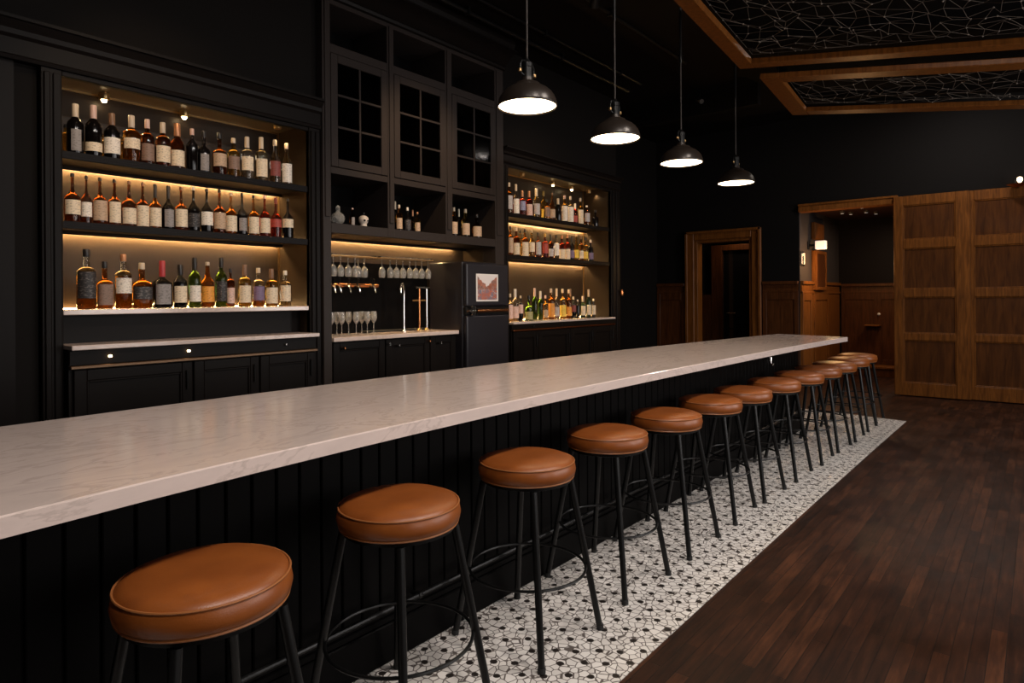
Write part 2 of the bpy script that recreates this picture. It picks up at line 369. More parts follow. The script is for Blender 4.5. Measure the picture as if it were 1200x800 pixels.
# vestibule behind the doorway
vs = MB().box(-5.9, -5.3, YB+.14, 14, 0, 3).box(-3.9, -3.5, YB+.14, 14, 0, 3).box(-5.3, -3.9, 13.6, 13.7, 0, 3).box(-5.3, -3.9, YB+.14, 14, 2.9, 3)
struct(vs.build('wall_vestibule', 'wall'), 'dark walls of the small room behind the narrow doorway', 'wall')
vd = MB()
p0, p1 = at(834, 340, Y=12.5).x, at(847, 340, Y=12.5).x
vd.box(p0, p1, 12.47, 12.6, 0, 2.58, .01).box(p1, -3.9, 12.47, 12.6, 2.46, 2.58, .01)
struct(vd.build('trim_5', 'wainscot'), 'dark wood inner door frame seen inside the narrow doorway', 'door frame')
struct(MB().box(-5.3, p0, 12.48, 12.54, 0, 1.6).build('trim_6', 'wainscot'), 'dark wood panel inside the doorway, left of the glass door', 'wall panel')
dg = struct(MB().box(p1, -3.9, 12.54, 12.58, 0, 2.46).build('door_1', 'darkglass'), 'black glass inner door beyond the narrow doorway', 'door')
q = at(856, 366.6, Y=12.5); MB().tube((q.x-.09, 12.52, q.z), (q.x+.09, 12.52, q.z), .012).build('push_handle', 'chrome', dg)
q = at(863, 385, Y=12.5); MB().box(q.x-.25, q.x+.25, 12.525, 12.54, q.z-.008, q.z+.008).build('kick_rail', 'iron', dg)

area_lamp('added_vestibule_light', (-4.5, 12.15, 2.85), (0, 0, 0), .3, .3, 3, (1, .7, .45))  # unseen light added to brighten the inner door post, no lamp around it
# opening, hallway behind
oc = MB().box(O0-.012, O1+.0, YB-.06, YB, OH-.02, OH+.11, .01).box(O0-.012, O1+.0, YB-.08, YB-.06, OH+.075, OH+.11, .006).box(O0, O1, YB, YB+.14, OH-.02, OH)
struct(oc.build('trim_7', 'woodframe'), 'wooden head casing over the wide opening to the hallway', 'door frame')
HB = 14.4
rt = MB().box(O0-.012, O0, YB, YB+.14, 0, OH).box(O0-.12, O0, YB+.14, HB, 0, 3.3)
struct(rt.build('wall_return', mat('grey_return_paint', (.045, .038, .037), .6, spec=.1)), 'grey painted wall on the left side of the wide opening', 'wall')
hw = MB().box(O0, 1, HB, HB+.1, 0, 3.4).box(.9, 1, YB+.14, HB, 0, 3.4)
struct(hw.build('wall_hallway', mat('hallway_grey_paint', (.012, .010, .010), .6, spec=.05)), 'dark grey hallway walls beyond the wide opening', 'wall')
struct(MB().box(O0-.1, 1, YB+.14, HB, 3.09, 3.2).build('ceiling_hallway', 'red_ceiling'), 'dark red hallway ceiling', 'ceiling')
wainscot([(O0+.05, .8)], HB, 0, 1.80, 'trim_8', 'dark wood wainscot at the end of the hallway')
rw = MB().box(O0, O0+.03, YB+.0, HB-.1, 0, 1.76).box(O0, O0+.06, YB, HB-.1, 1.76, 1.82, .008).box(O0, O0+.045, YB, HB-.1, 1.6, 1.64, .005)
for a, c in ((YB+.02, 12.25), (12.4, 13.4)):
    rw.box(O0+.03, O0+.045, a, a+.09, .2, 1.6, .004).box(O0+.03, O0+.045, c-.09, c, .2, 1.6, .004).box(O0+.03, O0+.045, a+.09, c-.09, 1.48, 1.6, .004)
struct(rw.build('trim_9', 'woodframe'), 'warm lit wood wainscot on the left side of the opening', 'wainscot')
# framed wooden board on the return wall with a lamp above
y0, y1 = at(953, 300, X=O0+.03).y, at(965, 300, X=O0+.03).y
zt, zb = at(958, 294, X=O0+.03).z, at(958, 340, X=O0+.03).z
fr = thing('framed_panel', 'tall wood framed panel on the hallway side wall under the small lamp', 'framed panel', (O0, (y0+y1)/2, zb))
MB().box(O0+.062, O0+.075, y0+.05, y1-.05, zb+.05, zt-.05).build('backboard', 'wainscot', fr)
b = MB()
for a in ((y0, y0+.06, zb, zt), (y1-.06, y1, zb, zt), (y0+.06, y1-.06, zb, zb+.06), (y0+.06, y1-.06, zt-.06, zt)): b.box(O0, O0+.09, *a, .008)
b.build('frame', 'woodframe', fr)
za = at(958, 262, X=O0+.03).z; zc = at(958, 281, X=O0+.03).z
tag(MB().box(O0, O0+.07, y0-.02, y1-.1, zc, za, .01).build('wall_board', 'woodframe'), 'short wooden board on the hallway side wall above the small lamp', 'board')
q = at(961, 287, X=O0+.2)
wlmp = thing('wall_lamp', 'small white square lamp on the hallway side wall', 'lamp', (O0, q.y, q.z-.1))
MB().box(O0, O0+.16, q.y-.02, q.y+.02, q.z-.02, q.z+.02, .004).box(O0, O0+.02, q.y-.05, q.y+.05, q.z-.07, q.z+.07, .004).build('bracket', 'iron', wlmp)
MB().box(O0+.13, O0+.30, q.y-.06, q.y+.06, q.z-.075, q.z+.075, .01).build('lamp_shade', 'white_lamp', wlmp)
l = bpy.data.lights.new('wall_lamp_light', 'POINT'); l.energy = 26; l.color = (1, .55, .22); l.shadow_soft_size = .05
o = bpy.data.objects.new('wall_lamp_light', l); COL.objects.link(o); o.location = (O0+.45, q.y-.2, q.z-.35)
area_lamp('added_hallway_light', (-1.7, 13.3, 3.0), (0, 0, 0), .6, .6, 22, (1, .72, .5))  # light added to lift the dark hallway, no lamp built around it
# light switch on the return wall corner: two upright white strips joined at the top
q = at(938.3, 302.5, X=O0); q.y = YB+.13
sw = MB().box(O0+.0, O0+.012, q.y-.11, q.y+.13, q.z-.13, q.z+.12, .003)
sw2 = MB().box(O0+.012, O0+.02, q.y-.09, q.y-.04, q.z-.10, q.z+.08, .002).box(O0+.012, O0+.02, q.y+.045, q.y+.11, q.z-.10, q.z+.10, .002).box(O0+.012, O0+.02, q.y-.04, q.y+.045, q.z+.045, q.z+.09, .002)
s = thing('wall_plate', 'small dark wall plate with a white n shape beside the opening', 'wall plate', (O0, q.y, q.z-.1))
sw.build('plate', 'iron', s); sw2.build('white_mark', 'white', s)
# hallway ceiling lamps, shelves, knob
for i, (u, v) in enumerate([(980, 245.5), (994, 244), (1010, 243.5), (987, 250), (997, 251), (1015, 249), (1026.5, 250.5), (1028, 258.5)]):
    q = at(u, v, Z=3.05)
    o = thing('ceiling_spot', 'tiny round spotlight in the hallway ceiling, %s from the left' % ORD[sorted([980, 994, 1010, 987, 997, 1015, 1026.5, 1028]).index(u)+1], 'spotlight', (q.x, q.y, 3.06), 'hallway ceiling spotlights')
    MB().lathe([(.032, -.012), (.04, 0), (.045, .03)], (q.x, q.y, 3.06), 16).build('housing', 'cord', o)
    MB().lathe([(.026, -.003), (.026, 0)], (q.x, q.y, 3.0475), 16).build('lens', 'hallspot', o)
for nm, u0, u1, v, lab in (('ledge', 964, 976, 378.5, 'short wooden ledge at the left of the hallway end wall'), ('ledge', 1014, 1032, 380, 'short wooden ledge under the bright knob on the hallway end wall')):
    a, c = at(u0, v, Y=HB-.1), at(u1, v, Y=HB-.1)
    tag(MB().box(a.x, c.x, HB-.22, HB-.045, a.z-.03, a.z, .006).build('wall_ledge', 'woodframe'), lab, 'ledge')
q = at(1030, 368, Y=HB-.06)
tag(MB().lathe([(.001, -.03), (.022, -.02), (.03, 0), (.022, .02), (.001, .03)], (q.x, HB-.07, q.z), 14).build('door_knob', 'white'), 'bright round knob on the hallway end panelling', 'knob')  # white colour stands in for a small bright reflection
a, c = at(1010, 428, Y=HB-.4), at(1047, 428, Y=HB-.4)
bn = thing('hallway_bench', 'low wooden bench at the end of the hallway', 'bench', ((a.x+c.x)/2, HB-.25, 0))
MB().box(a.x-.2, c.x+.6, HB-.45, HB-.06, a.z-.05, a.z, .01).build('seat', 'woodframe', bn)
MB().box(a.x-.15, c.x+.55, HB-.40, HB-.06, 0, a.z-.05, .005).build('base', 'wood', bn)

# sliding panel doors
def panel_door(x0, x1, y, name, lab):
    pl, pr_ = at(1060.5, 300, Y=y).x-at(1049.5, 300, Y=y).x, at(1138, 300, Y=y).x-at(1121, 300, Y=y).x
    a, c = x0+pl, x1-pr_
    ed = [3.09]+[at(1060, v, Y=11.55).z for v in (241, 281, 291.5, 338.5, 348, 390, 398, 447.5)]+[.015]
    b = MB().box(x0, a, y, y+.055, ed[-1], ed[0], .006).box(c, x1, y, y+.055, ed[-1], ed[0], .006)
    for i in range(0, 10, 2): b.box(a, c, y, y+.055, ed[i+1], ed[i], .006)
    d = struct(b.build(name, 'wood'), lab, 'door')
    for i in range(1, 9, 2):
        MB().box(a-.005, c+.005, y+.022, y+.04, ed[i+1]-.005, ed[i]+.005).build('door_panel', 'wainscot' if False else 'woodpanel', d)
        g = MB()
        for e in ((a, a+.016, ed[i+1], ed[i]), (c-.016, c, ed[i+1], ed[i]), (a+.016, c-.016, ed[i+1], ed[i+1]+.016), (a+.016, c-.016, ed[i]-.016, ed[i])): g.box(e[0], e[1], y+.008, y+.022, e[2], e[3], .005)
        g.build('panel_moulding', 'wood', d)
    return d
M['woodpanel'] = wood('oak_panel_wood', (.036, .0115, .0028), (.095, .031, .0065), (9, 9, 1.1))
panel_door(-1.775, -.80, 11.54, 'door_2', 'tall oak sliding door with four stacked panels, nearer the opening')
panel_door(-.885, .09, 11.60, 'door_3', 'tall oak four panel sliding door at the right edge, darker')
# sconce at the top right
q = at(1193, 216, Y=11.5)
sc_ = thing('wall_sconce', 'copper dish wall sconce with a bare bulb above the right sliding door', 'lamp', (q.x, YB, q.z-.05))
MB().box(q.x-.05, q.x+.05, YB-.02, YB, q.z-.12, q.z+.1, .006).tube((q.x, YB-.02, q.z-.03), (q.x, 11.48, q.z-.03), .012).build('bracket', 'iron', sc_)
MB().lathe([(.02, -.04), (.06, -.03), (.13, 0), (.125, .004), (.05, -.02)], (q.x, 11.48, q.z), 24).build('dish', 'copper', sc_)
MB().lathe([(.012, -.02), (.014, .02), (.035, .055), (.03, .09), (.001, .105)], (q.x+.02, 11.48, q.z), 16).build('bulb', mat('sconce_bulb', (1, .85, .6), .5, emit=5, ecol=(1, .7, .4)), sc_)

# ceiling conduits
for nm, X0, z, r, ya, yb, lab in (('conduit', -4.62, 4.55, .022, 1.0, 8.3, 'thin steel conduit pipe along the ceiling edge above the display cabinet'), ('conduit', -3.50, 4.55, .018, 2.0, 7.8, 'thin dark conduit pipe along the ceiling above the pendant lamps'), ('conduit', -4.35, 4.56, .014, 2.0, 8.2, 'narrow dark conduit between the two other ceiling pipes')):
    b = MB().tube((X0, ya, z), (X0, yb, z), r, n=10)
    for k in range(4): b.box(X0-r-.012, X0+r+.012, ya+.5+k*1.7, ya+.53+k*1.7, z-r-.006, HC)
    tag(b.build('ceiling_conduit', 'iron'), lab, 'pipe')
tag(MB().box(XW, -3.1, 9.3, 9.42, 4.3, HC).build('ceiling_beam', 'ceil'), 'dark beam crossing the ceiling in front of the end wall', 'beam')
# small track fixtures on the ceiling
for (u, v), lab in (((690, 125), 'small ceiling spotlight left of the second pendant lamp'), ((876, 122), 'small lit ceiling spotlight above the fourth pendant lamp'), ((820, 119), 'small grey ceiling camera right of the third pendant lamp')):
    q = at(u, v, Z=4.42)
    o = thing('ceiling_fixture', lab, 'spotlight', (q.x, q.y, HC))
    MB().tube((q.x, q.y, HC), (q.x, q.y, 4.46), .012).build('stem', 'iron', o)
    MB().tube((q.x-.05, q.y+.03, 4.47), (q.x+.05, q.y-.05, 4.40), .03, .035, 14).build('head', 'cord' if u == 820 else 'iron', o)
    if u != 820: MB().lathe([(.0, -.026), (.018, -.02), (.026, 0), (.018, .02), (0, .026)], (q.x+.05, q.y-.05, 4.385), 14).build('lens', 'tinyled', o)

for i, (lx, ly, pw) in enumerate(DOWNLIGHTS):
    o = thing('added_downlight', 'round black ceiling downlight in front of the sliding doors' if i == 3 else 'round black ceiling downlight over the stools, %s from the viewer' % ORD[i+1], 'ceiling lamp', (lx, ly, HC), 'ceiling downlights over the stools')
    MB().lathe([(.22, .0), (.25, -.02), (.25, -.06), (.24, -.06), (.235, -.02), (.21, -.006)], (lx, ly, HC), 28, loop=True).build('housing', 'iron', o)
# unseen track spotlights, added to brighten the bottle labels and cabinet frames
for lx, ly, tx, ty, tz, pw, lab in ((-3.3, 1.5, -5.1, 2.2, 2.15, 95, 'black ceiling spotlight aimed at the left bottle niche'), (-3.3, 4.3, -5.1, 4.6, 2.35, 210, 'black ceiling spotlight aimed at the display cabinet'), (-3.3, 5.3, -5.1, 7.1, 2.1, 120, 'black ceiling spotlight aimed at the right bottle niche')):
    o = thing('added_track_spotlight', lab, 'spotlight', (lx, ly, HC))
    d = (Vector((tx, ty, tz))-Vector((lx, ly, 4.42))).normalized(); c = Vector((lx, ly, 4.42))
    MB().tube((lx, ly, HC), (lx, ly, 4.45), .012).build('stem', 'iron', o)
    MB().tube(c-d*.07, c+d*.07, .04, .045, 16).build('head', 'iron', o)
    l = bpy.data.lights.new('added_track_light', 'SPOT'); l.energy = pw; l.color = (1, .70, .42); l.spot_size = math.radians(62); l.spot_blend = .9; l.shadow_soft_size = .04
    k = bpy.data.objects.new('added_track_light', l); COL.objects.link(k); k.location = c+d*.09; k.rotation_euler = d.to_track_quat('-Z', 'Y').to_euler()

# hanging net frames, tilted down to the right
def net_frame(c0, c1, length, bw, lab, seed):
    yv = (c1-c0); L = yv.length; yv.normalize()
    hx = Vector((yv.y, -yv.x, 0)).normalized(); phi = math.atan(.138)
    xv = hx*math.cos(phi)+Vector((0, 0, -1))*math.sin(phi); zv = xv.cross(yv)
    fr = thing('net_ceiling_frame', lab, 'ceiling panel', c0)
    P = lambda a, b_, h: c0+xv*a+yv*b_+zv*h
    def slab(mb, a0, a1, b0, b1, h0, h1):
        vs = [mb.b.verts.new(P(a, b_, h)) for a in (a0, a1) for b_ in (b0, b1) for h in (h0, h1)]
        fs = [mb.b.faces.new([vs[i] for i in q]) for q in ((0, 1, 3, 2), (4, 6, 7, 5), (0, 4, 5, 1), (2, 3, 7, 6), (0, 2, 6, 4), (1, 5, 7, 3))]
        bmesh.ops.bevel(mb.b, geom=list({e for f in fs for e in f.edges}), offset=.006, segments=1, affect='EDGES')
    for q in ((0, bw, 0, L), (length-bw, length, 0, L), (bw, length-bw, 0, bw), (bw, length-bw, L-bw, L)):
        mb = MB(); slab(mb, *q, 0, .055); mb.build('frame_board', 'woodframe', fr)
    mb = MB(); slab(mb, bw*.5, length-bw*.5, bw*.5, L-bw*.5, .16, .17); mb.build('backing_board', 'netback', fr)
    rnd = random.Random(seed); nx, ny = int((length-2*bw)/.125), int((L-2*bw)/.125)
    g = [[P(bw+(length-2*bw)*(i+(0 if i in (0, nx) else rnd.uniform(-.45, .45)))/nx, bw+(L-2*bw)*(j+(0 if j in (0, ny) else rnd.uniform(-.45, .45)))/ny, .09 if i in (0, nx) or j in (0, ny) else .06+rnd.uniform(-.03, .03)) for j in range(ny+1)] for i in range(nx+1)]
    mb = MB(); kn = MB()
    for i in range(nx+1):
        for j in range(ny+1):
            for di, dj in ((1, 0), (0, 1)):
                if i+di <= nx and j+dj <= ny and rnd.random() < .93: mb.tube(g[i][j], g[i+di][j+dj], .0020, n=4)
            if rnd.random() < .4: kn.lathe([(.001, -.008), (.009, 0), (.001, .008)], g[i][j], 6)
            if i < nx and j < ny and rnd.random() < .22: mb.tube(g[i][j], g[i+1][j+1], .0016, n=4)
    net = mb.build('net', 'netting', fr); net['kind'] = 'stuff'
    kn = kn.build('net_knots', 'netpale', net); kn['kind'] = 'stuff'
    for a in (.15, length-.15):
        for b_ in (.15, L-.15):
            p = P(a, b_, .09); MB().tube(p, (p.x, p.y, HC), .006, n=6).build('hanger_rod', 'iron', fr)
Z0 = 3.9
f1a, f1b = at(790, 1.7, Z=Z0), at(867, 81, Z=Z0); f1a = f1b+(f1a-f1b)*1.085
f2a, f2b = at(890, 92, Z=Z0), at(928.4, 135, Z=Z0)
net_frame(f1a, f1b, 4.2, .155, 'wood framed string net panel under the ceiling, nearer and larger in view', 3)
net_frame(f2a, f2b, 4.2, .20, 'wood framed string net panel under the ceiling, farther from the viewer', 9)

# ------------------------------------------------------------------ bar counter and top
fp = [at(*p, Z=1.04) for p in [(0, 631.7), (90, 607.9), (220, 574.4), (310, 551.6), (440, 519.7), (530, 498.4), (680, 464.3), (770, 445), (890, 420), (920, 413.6), (993.5, 399.8)]]
bp_ = [at(*p, Z=1.089) for p in [(0, 499.5), (60, 492), (120, 484), (400, 447.5), (490, 437.2), (650, 419), (820, 400), (912, 391)]]
cf = np.polyfit([p.y for p in fp], [p.x for p in fp], 4); cb = np.polyfit([p.y for p in bp_], [p.x for p in bp_], 3)
yf = [.36+(8.03-.36)*i/24 for i in range(25)]; yb = [.62+(bp_[-1].y-.62)*i/16 for i in range(17)]
out = [(float(np.polyval(cf, .36))+.02, -1.3)]+[(float(np.polyval(cf, y)), y) for y in yf]+[(float(np.polyval(cb, y)), y) for y in yb[::-1]]+[(float(np.polyval(cb, .62)), -1.3)]
tag(MB().prism(out, 1.04, 1.089, .004).build('marble_slab', 'marble', angle=25), 'long pale marble bar top with grey veins', 'bar top')
bc = thing('bar_counter', 'long black beadboard bar counter under the pale marble top', 'bar counter', (-2.4, 3.3, 0))
XP = -2.17
MB().prism([(XP-.02, -1.2), (XP-.02, 7.85), (-2.45, 7.85), (-2.62, 6), (-2.75, 4), (-2.75, -1.2)], .004, 1.04).build('carcass', 'bar', bc)
b = MB(); y = -1.2
while y < 7.84:
    b.box(XP-.02, XP, y+.004, min(y+.092, 7.85), .2, 1.035, .004, 1); y += .095
b.build('beadboard', 'bar', bc)
MB().box(XP, XP+.02, -1.2, 7.87, .004, .17, .006).box(XP, XP+.013, -1.2, 7.87, .17, .20, .005).box(XP, XP+.008, -1.2, 7.87, .20, .215, .003).build('plinth', 'bar', bc)
MB().tube((XP+.042, -1.2, .245), (XP+.042, 7.86, .245), .011, n=10).build('foot_rail', 'iron', bc)
for k in range(7):
    yy = .75+k*1.18
    MB().tube((XP, yy, .245), (XP+.042, yy, .245), .009).lathe([(.001, -.016), (.012, -.012), (.016, 0), (.012, .012), (.001, .016)], (XP+.042, yy, .245), 12).build('rail_bracket', 'iron', bc)
q = at(902, 423, X=XP)
hk = thing('bar_hook', 'small steel hook under the bar top beside the far stools', 'hook', (XP, q.y, q.z-.05))
MB().path([(XP+.003, q.y, q.z+.05), (XP+.012, q.y, q.z+.05), (XP+.014, q.y, q.z-.02), (XP+.03, q.y, q.z-.04), (XP+.042, q.y, q.z-.02)], .006, 8).build('hook', 'chrome', hk)
MB().box(XP+.001, XP+.006, q.y-.015, q.y+.015, q.z+.0, q.z+.07, .002).build('plate', 'chrome', hk)

# ------------------------------------------------------------------ bar stools
def make_stool():
    r = thing('bar_stool', 'x', 'bar stool')
    R = .218
    MB().lathe([(R-.014, .712), (R-.002, .722), (R+.003, .745), (R-.002, .772), (R-.012, .787), (R-.035, .797), (R-.08, .803), (.06, .806), (.0, .806)], n=56).build('seat', 'leather', r, 60)
    s = r.children[0]
    MB().torus((0, 0, .781), R-.004, .0032, 56, 6).torus((0, 0, .714), R-.008, .0042, 56, 6).build('piping', 'leather_dark', s)
    MB().lathe([(R-.03, .690), (R-.018, .694), (R-.018, .711), (R-.03, .711)], n=48).build('seat_plate', 'iron', r)
    for sx in (-1, 1):
        for sy in (-1, 1):
            lg = MB().tube((sx*.142, sy*.137, .692), (sx*.243, sy*.222, .006), .0155, .0145, 14).build('leg', 'iron', r)
            MB().tube((sx*.2427, sy*.2218, .022), (sx*.2435, sy*.2225, .002), .0165, .0165, 14).build('rubber_foot', 'rubber', lg)
    MB().torus((0, 0, .30), .262, .0065, 56, 8).build('foot_ring', 'iron', r)
    return r
stool0 = make_stool()
SP = [(241, 673), (468, 588), (617.5, 538), (711, 506), (780.5, 485), (831.5, 468), (870, 457), (906.5, 446.5), (936, 438), (958.5, 431.5), (977.5, 426), (994, 420.5), (1010, 417)]
for i, p in enumerate(SP):
    q = at(*p, Z=.804)
    o = stool0 if i == 0 else copy_tree(stool0)
    o.location = (max(q.x, -1.868), q.y, .005) if i < 12 else (-1.80, 9.05, .005)
    o.scale = (1.022,)*3
    o.rotation_euler.z = math.radians((0, 4, 0, -2, 1, 3, -1, 0, 2, -2, 1, 0, 0)[i])
    o['group'] = 'tan leather stools along the bar'
    n = i+1
    o['label'] = ('round tan leather bar stool nearest the viewer, cut off by the bottom edge' if i == 0 else
                  'tan leather bar stool past the far end of the bar, last of the row' if i == 12 else
                  'round tan leather bar stool with black legs, %s from the near end of the row' % ORD[n])

# ------------------------------------------------------------------ built-in shelving (two lit niches)
def frame_ring(b, x0, x1, y0, y1, z0, z1, wd, bev=.004):
    b.box(x0, x1, y0, y0+wd, z0, z1, bev).box(x0, x1, y1-wd, y1, z0, z1, bev).box(x0, x1, y0+wd, y1-wd, z0, z0+wd, bev).box(x0, x1, y0+wd, y1-wd, z1-wd, z1, bev)
def niche(name, lab, y0, y1, yo0, yo1, zs, zc0, zc1, shelves, zbase, ztrim, zlow, spots, corn_ext):
    r = thing(name, lab, 'shelving', (XF, (y0+y1)/2, 0))
    MB().box(XB-.02, XB, y0, y1, zbase, zs+.06).build('back_panel', 'panelback', r)
    for a, c in ((y0-.02, y0), (y1, y1+.02)): MB().box(XB, XF-.01, a, c, zbase, zs+.06).build('side_panel', 'panelside', r)
    MB().box(XB-.02, XF-.03, y0-.02, y1+.02, zs+.06, zs+.09).build('soffit', 'panelback', r)
    for a, c in ((yo0, y0), (y1, yo1)):
        w_ = c-a
        MB().box(XF-.05, XF, a, c, 0, zc0, .004).box(XF, XF+.015, a+w_*.12, a+w_*.42, .1, zc0-.03, .005).box(XF, XF+.012, a+w_*.55, a+w_*.93, .1, zc0-.03, .005).build('pilaster', 'cab', r)
    MB().box(XF-.05, XF-.005, y0, y1, zs, zc0, .004).build('fascia', 'cab', r)
    a, c = yo0-corn_ext, yo1
    h = zc1-zc0
    MB().strip([(XF-.06, zc0), (XF+.012, zc0), (XF+.022, zc0+.02*h/.25), (XF+.012, zc0+.03*h/.25), (XF+.012, zc0+.13*h/.25), (XF+.03, zc0+.15*h/.25), (XF+.035, zc0+.18*h/.25), (XF+.07, zc0+.225*h/.25), (XF+.085, zc0+.23*h/.25), (XF+.085, zc1), (XF-.06, zc1)], a, c).build('cornice', 'cab', r, 20)
    MB().box(XB, XB+.012, y0, y1, zs+.048, zs+.06).box(XB, XB+.012, y1-.012, y1, ztrim, zs+.048).build('edge_trim', 'brass', r)
    for z in shelves:
        s = MB().box(XB, XF-.02, y0, y1, z-.024, z).box(XF-.045, XF-.02, y0, y1, z-.052, z-.022, .003).build('shelf', 'cab', r)
        MB().box(XB+.026, XB+.036, y0+.03, y1-.03, z-.034, z-.026).build('led_strip', 'led', s)
        MB().box(XB+.052, XB+.058, y0, y1, z-.052, z-.024).build('added_valance', 'cab', s)  # added blocker, hides the strip so only its wall wash shows
        MB().box(XF-.058, XF-.046, y0+.03, y1-.03, z-.036, z-.026).build('added_lip_led', 'ledlip_added', s)  # hidden strip added behind the lip to light the bottle labels
    for z in list(shelves)+[zlow]:
        MB().box(XB+.012, XB+.028, y0+.03, y1-.03, z+.001, z+.007).build('base_led_strip', 'ledbase', r)
    for (u, v, lit) in spots:
        p = at(u, v, Z=zs+.02)
        s = MB().lathe([(.030, -.0), (.034, .006), (.034, .05)], (p.x, p.y, zs+.012), 14).build('spotlight', 'brass', r)
        if lit:
            MB().lathe([(.0, -.020), (.013, -.016), (.020, -.004), (.021, .002)], (p.x, p.y, zs+.0115), 14).build('lens', 'spot', s)
        l = bpy.data.lights.new('niche_spot', 'SPOT'); l.energy = SPOT_POWER if lit else SPOT_POWER*.5; l.color = (1, .68, .34); l.spot_size = math.radians(130); l.spot_blend = .8; l.shadow_soft_size = .02
        o = bpy.data.objects.new('niche_spot', l); COL.objects.link(o); o.location = (p.x+.12, p.y, zs-.03); o.rotation_euler = (0, math.radians(-12), 0)
    return r
ZL1, ZL2, ZLM, ZLC = 2.556, 2.088, 1.495, 1.262
nl = niche('bottle_shelving', 'tall black shelving niche with two lit bottle shelves at the left', NL0, NL1, 1.285, 3.375, 3.045, 3.08, 3.335, (ZL1, ZL2), .9, ZLM+.012, ZLM,
           [(122, 116, 1), (216, 136, 1), (325, 150, 0)], .75)
nr = niche('bottle_shelving', 'black shelving niche with two lit bottle shelves at the right, near the corner', NR0, NR1, 5.905, NRE, 3.15, 3.19, 3.38, (2.604, 2.085), .9, 1.275, 1.262,
           [(612, 206, 0), (648, 216, 1), (670, 221.5, 1), (690, 226, 0)], 0)
tag(MB().box(XB+.002, XF-.012, NL0+.003, NL1-.003, ZLM-.036, ZLM, .004).build('marble_shelf', 'marble'), 'narrow white marble shelf carrying the lowest bottles of the left niche', 'shelf')
tag(MB().box(XB+.002, -4.85, NL0+.003, NL1-.003, ZLC-.032, ZLC, .004).build('marble_counter', 'marble'), 'white marble back counter under the left bottle niche', 'counter')
tag(MB().box(XB+.002, XF-.16, NL0+.003, NL1-.003, ZLC+.002, ZLM-.038).build('riser_panel', 'cab'), 'black riser between the marble shelf and counter of the left niche', 'panel')
tag(MB().box(XB+.002, -4.93, NR0+.003, NR1-.003, 1.235, 1.262, .004).build('marble_counter', 'marble'), 'white marble back counter under the right bottle niche', 'counter')

def base_cabinet(lab, y0, y1, xf, ztop, zrail, doors, knobs, rail_mat):
    r = thing('base_cabinet', lab, 'cabinet', (xf, (y0+y1)/2, 0))
    MB().box(XB+.002, xf-.025, y0, y1, .0, ztop-.001).build('carcass', 'cab', r)
    MB().box(xf-.025, xf-.008, y0, y1, zrail+.012, ztop-.004, .003).build('drawer_band', 'cab', r)
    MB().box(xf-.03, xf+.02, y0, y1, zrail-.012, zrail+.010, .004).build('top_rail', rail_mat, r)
    for y, m in knobs:
        MB().lathe([(.001, -.009), (.011, -.006), (.011, .006), (.001, .009)], (xf+.004, y, (zrail+ztop)/2+.005), 14).build('knob', m, r)
    for a, c in doors:
        d = MB(); frame_ring(d, xf-.025, xf, a+.006, c-.006, .12, zrail-.018, .075); d.box(xf-.025, xf-.014, a+.08, c-.08, .19, zrail-.09)
        d = d.build('cabinet_door', 'cab', r)
        f = MB(); frame_ring(f, xf-.014, xf-.002, a+.081, c-.081, .195, zrail-.093, .014, .003); f.build('panel_moulding', 'cab', d)
        MB().tube((xf+.012, c-.05, zrail-.22), (xf+.012, c-.05, zrail-.08), .006).tube((xf, c-.05, zrail-.2), (xf+.012, c-.05, zrail-.2), .005).tube((xf, c-.05, zrail-.1), (xf+.012, c-.05, zrail-.1), .005).build('door_handle', 'iron', d)
    return r
base_cabinet('black base cabinet with three doors under the left marble counter', NL0+.005, NL1-.003, -4.9, ZLC-.033, 1.115, [(1.425, 2.20), (2.20, 2.73), (2.73, 3.25)], [(at(129, 419, X=-4.9).y, 'knoblight'), (at(221, 413, X=-4.9).y, 'knoblight'), (at(335, 403, X=-4.9).y, 'chrome')], 'rail_highlight')
base_cabinet('black base cabinet with copper rail under the right marble counter', NR0+.005, NR1-.003, -4.95, 1.233, 1.16, [(6.04, 6.55), (6.55, 7.27), (7.27, 7.85), (7.85, 8.42)], [(at(629, 386, X=-4.9).y, 'iron'), (at(662, 384.5, X=-4.9).y, 'iron')], 'copper')

# ------------------------------------------------------------------ central display cabinet
XC = -4.97
dc = thing('display_cabinet', 'tall black display cabinet with three glazed doors and open cubbies', 'cabinet', (XC, (CA0+CA1)/2, 0))
V = [(CA0, 3.47), (4.126, 4.212), (4.927, 5.03), (5.745, CA1)]
b = MB()
for i, (a, c) in enumerate(V): b.box(XB, XC, a, c, 2.16 if 0 < i < 3 else 0, 4.28, .004)
for (a, c) in V: b.box(XC, XC+.012, a+.02, c-.02, 2.3 , 4.25, .004)
b.build('upright', 'cabgrey', dc)
b = MB()
for z0, z1 in ((2.16, 2.25), (2.70, 2.76), (3.80, 3.88), (4.24, 4.30)): b.box(XB, XC-.003, V[0][1], V[3][0], z0, z1, .003)
b.build('rails', 'cabgrey', dc)
MB().box(XB-.02, XB, CA0, CA1, .9, 2.16).build('niche_back', 'panelback', dc)
MB().box(XB-.02, XB, CA0, CA1, 2.16, 4.3).build('cabinet_back', 'cabdark', dc)
MB().box(XB, XB+.02, 3.475, 5.12, 1.206, 1.93).build('splash_panel', 'cabdark', dc)
MB().box(XB, XC-.2, 5.742, 5.748, 1.0, 2.16).build('niche_side', 'panelback', dc)
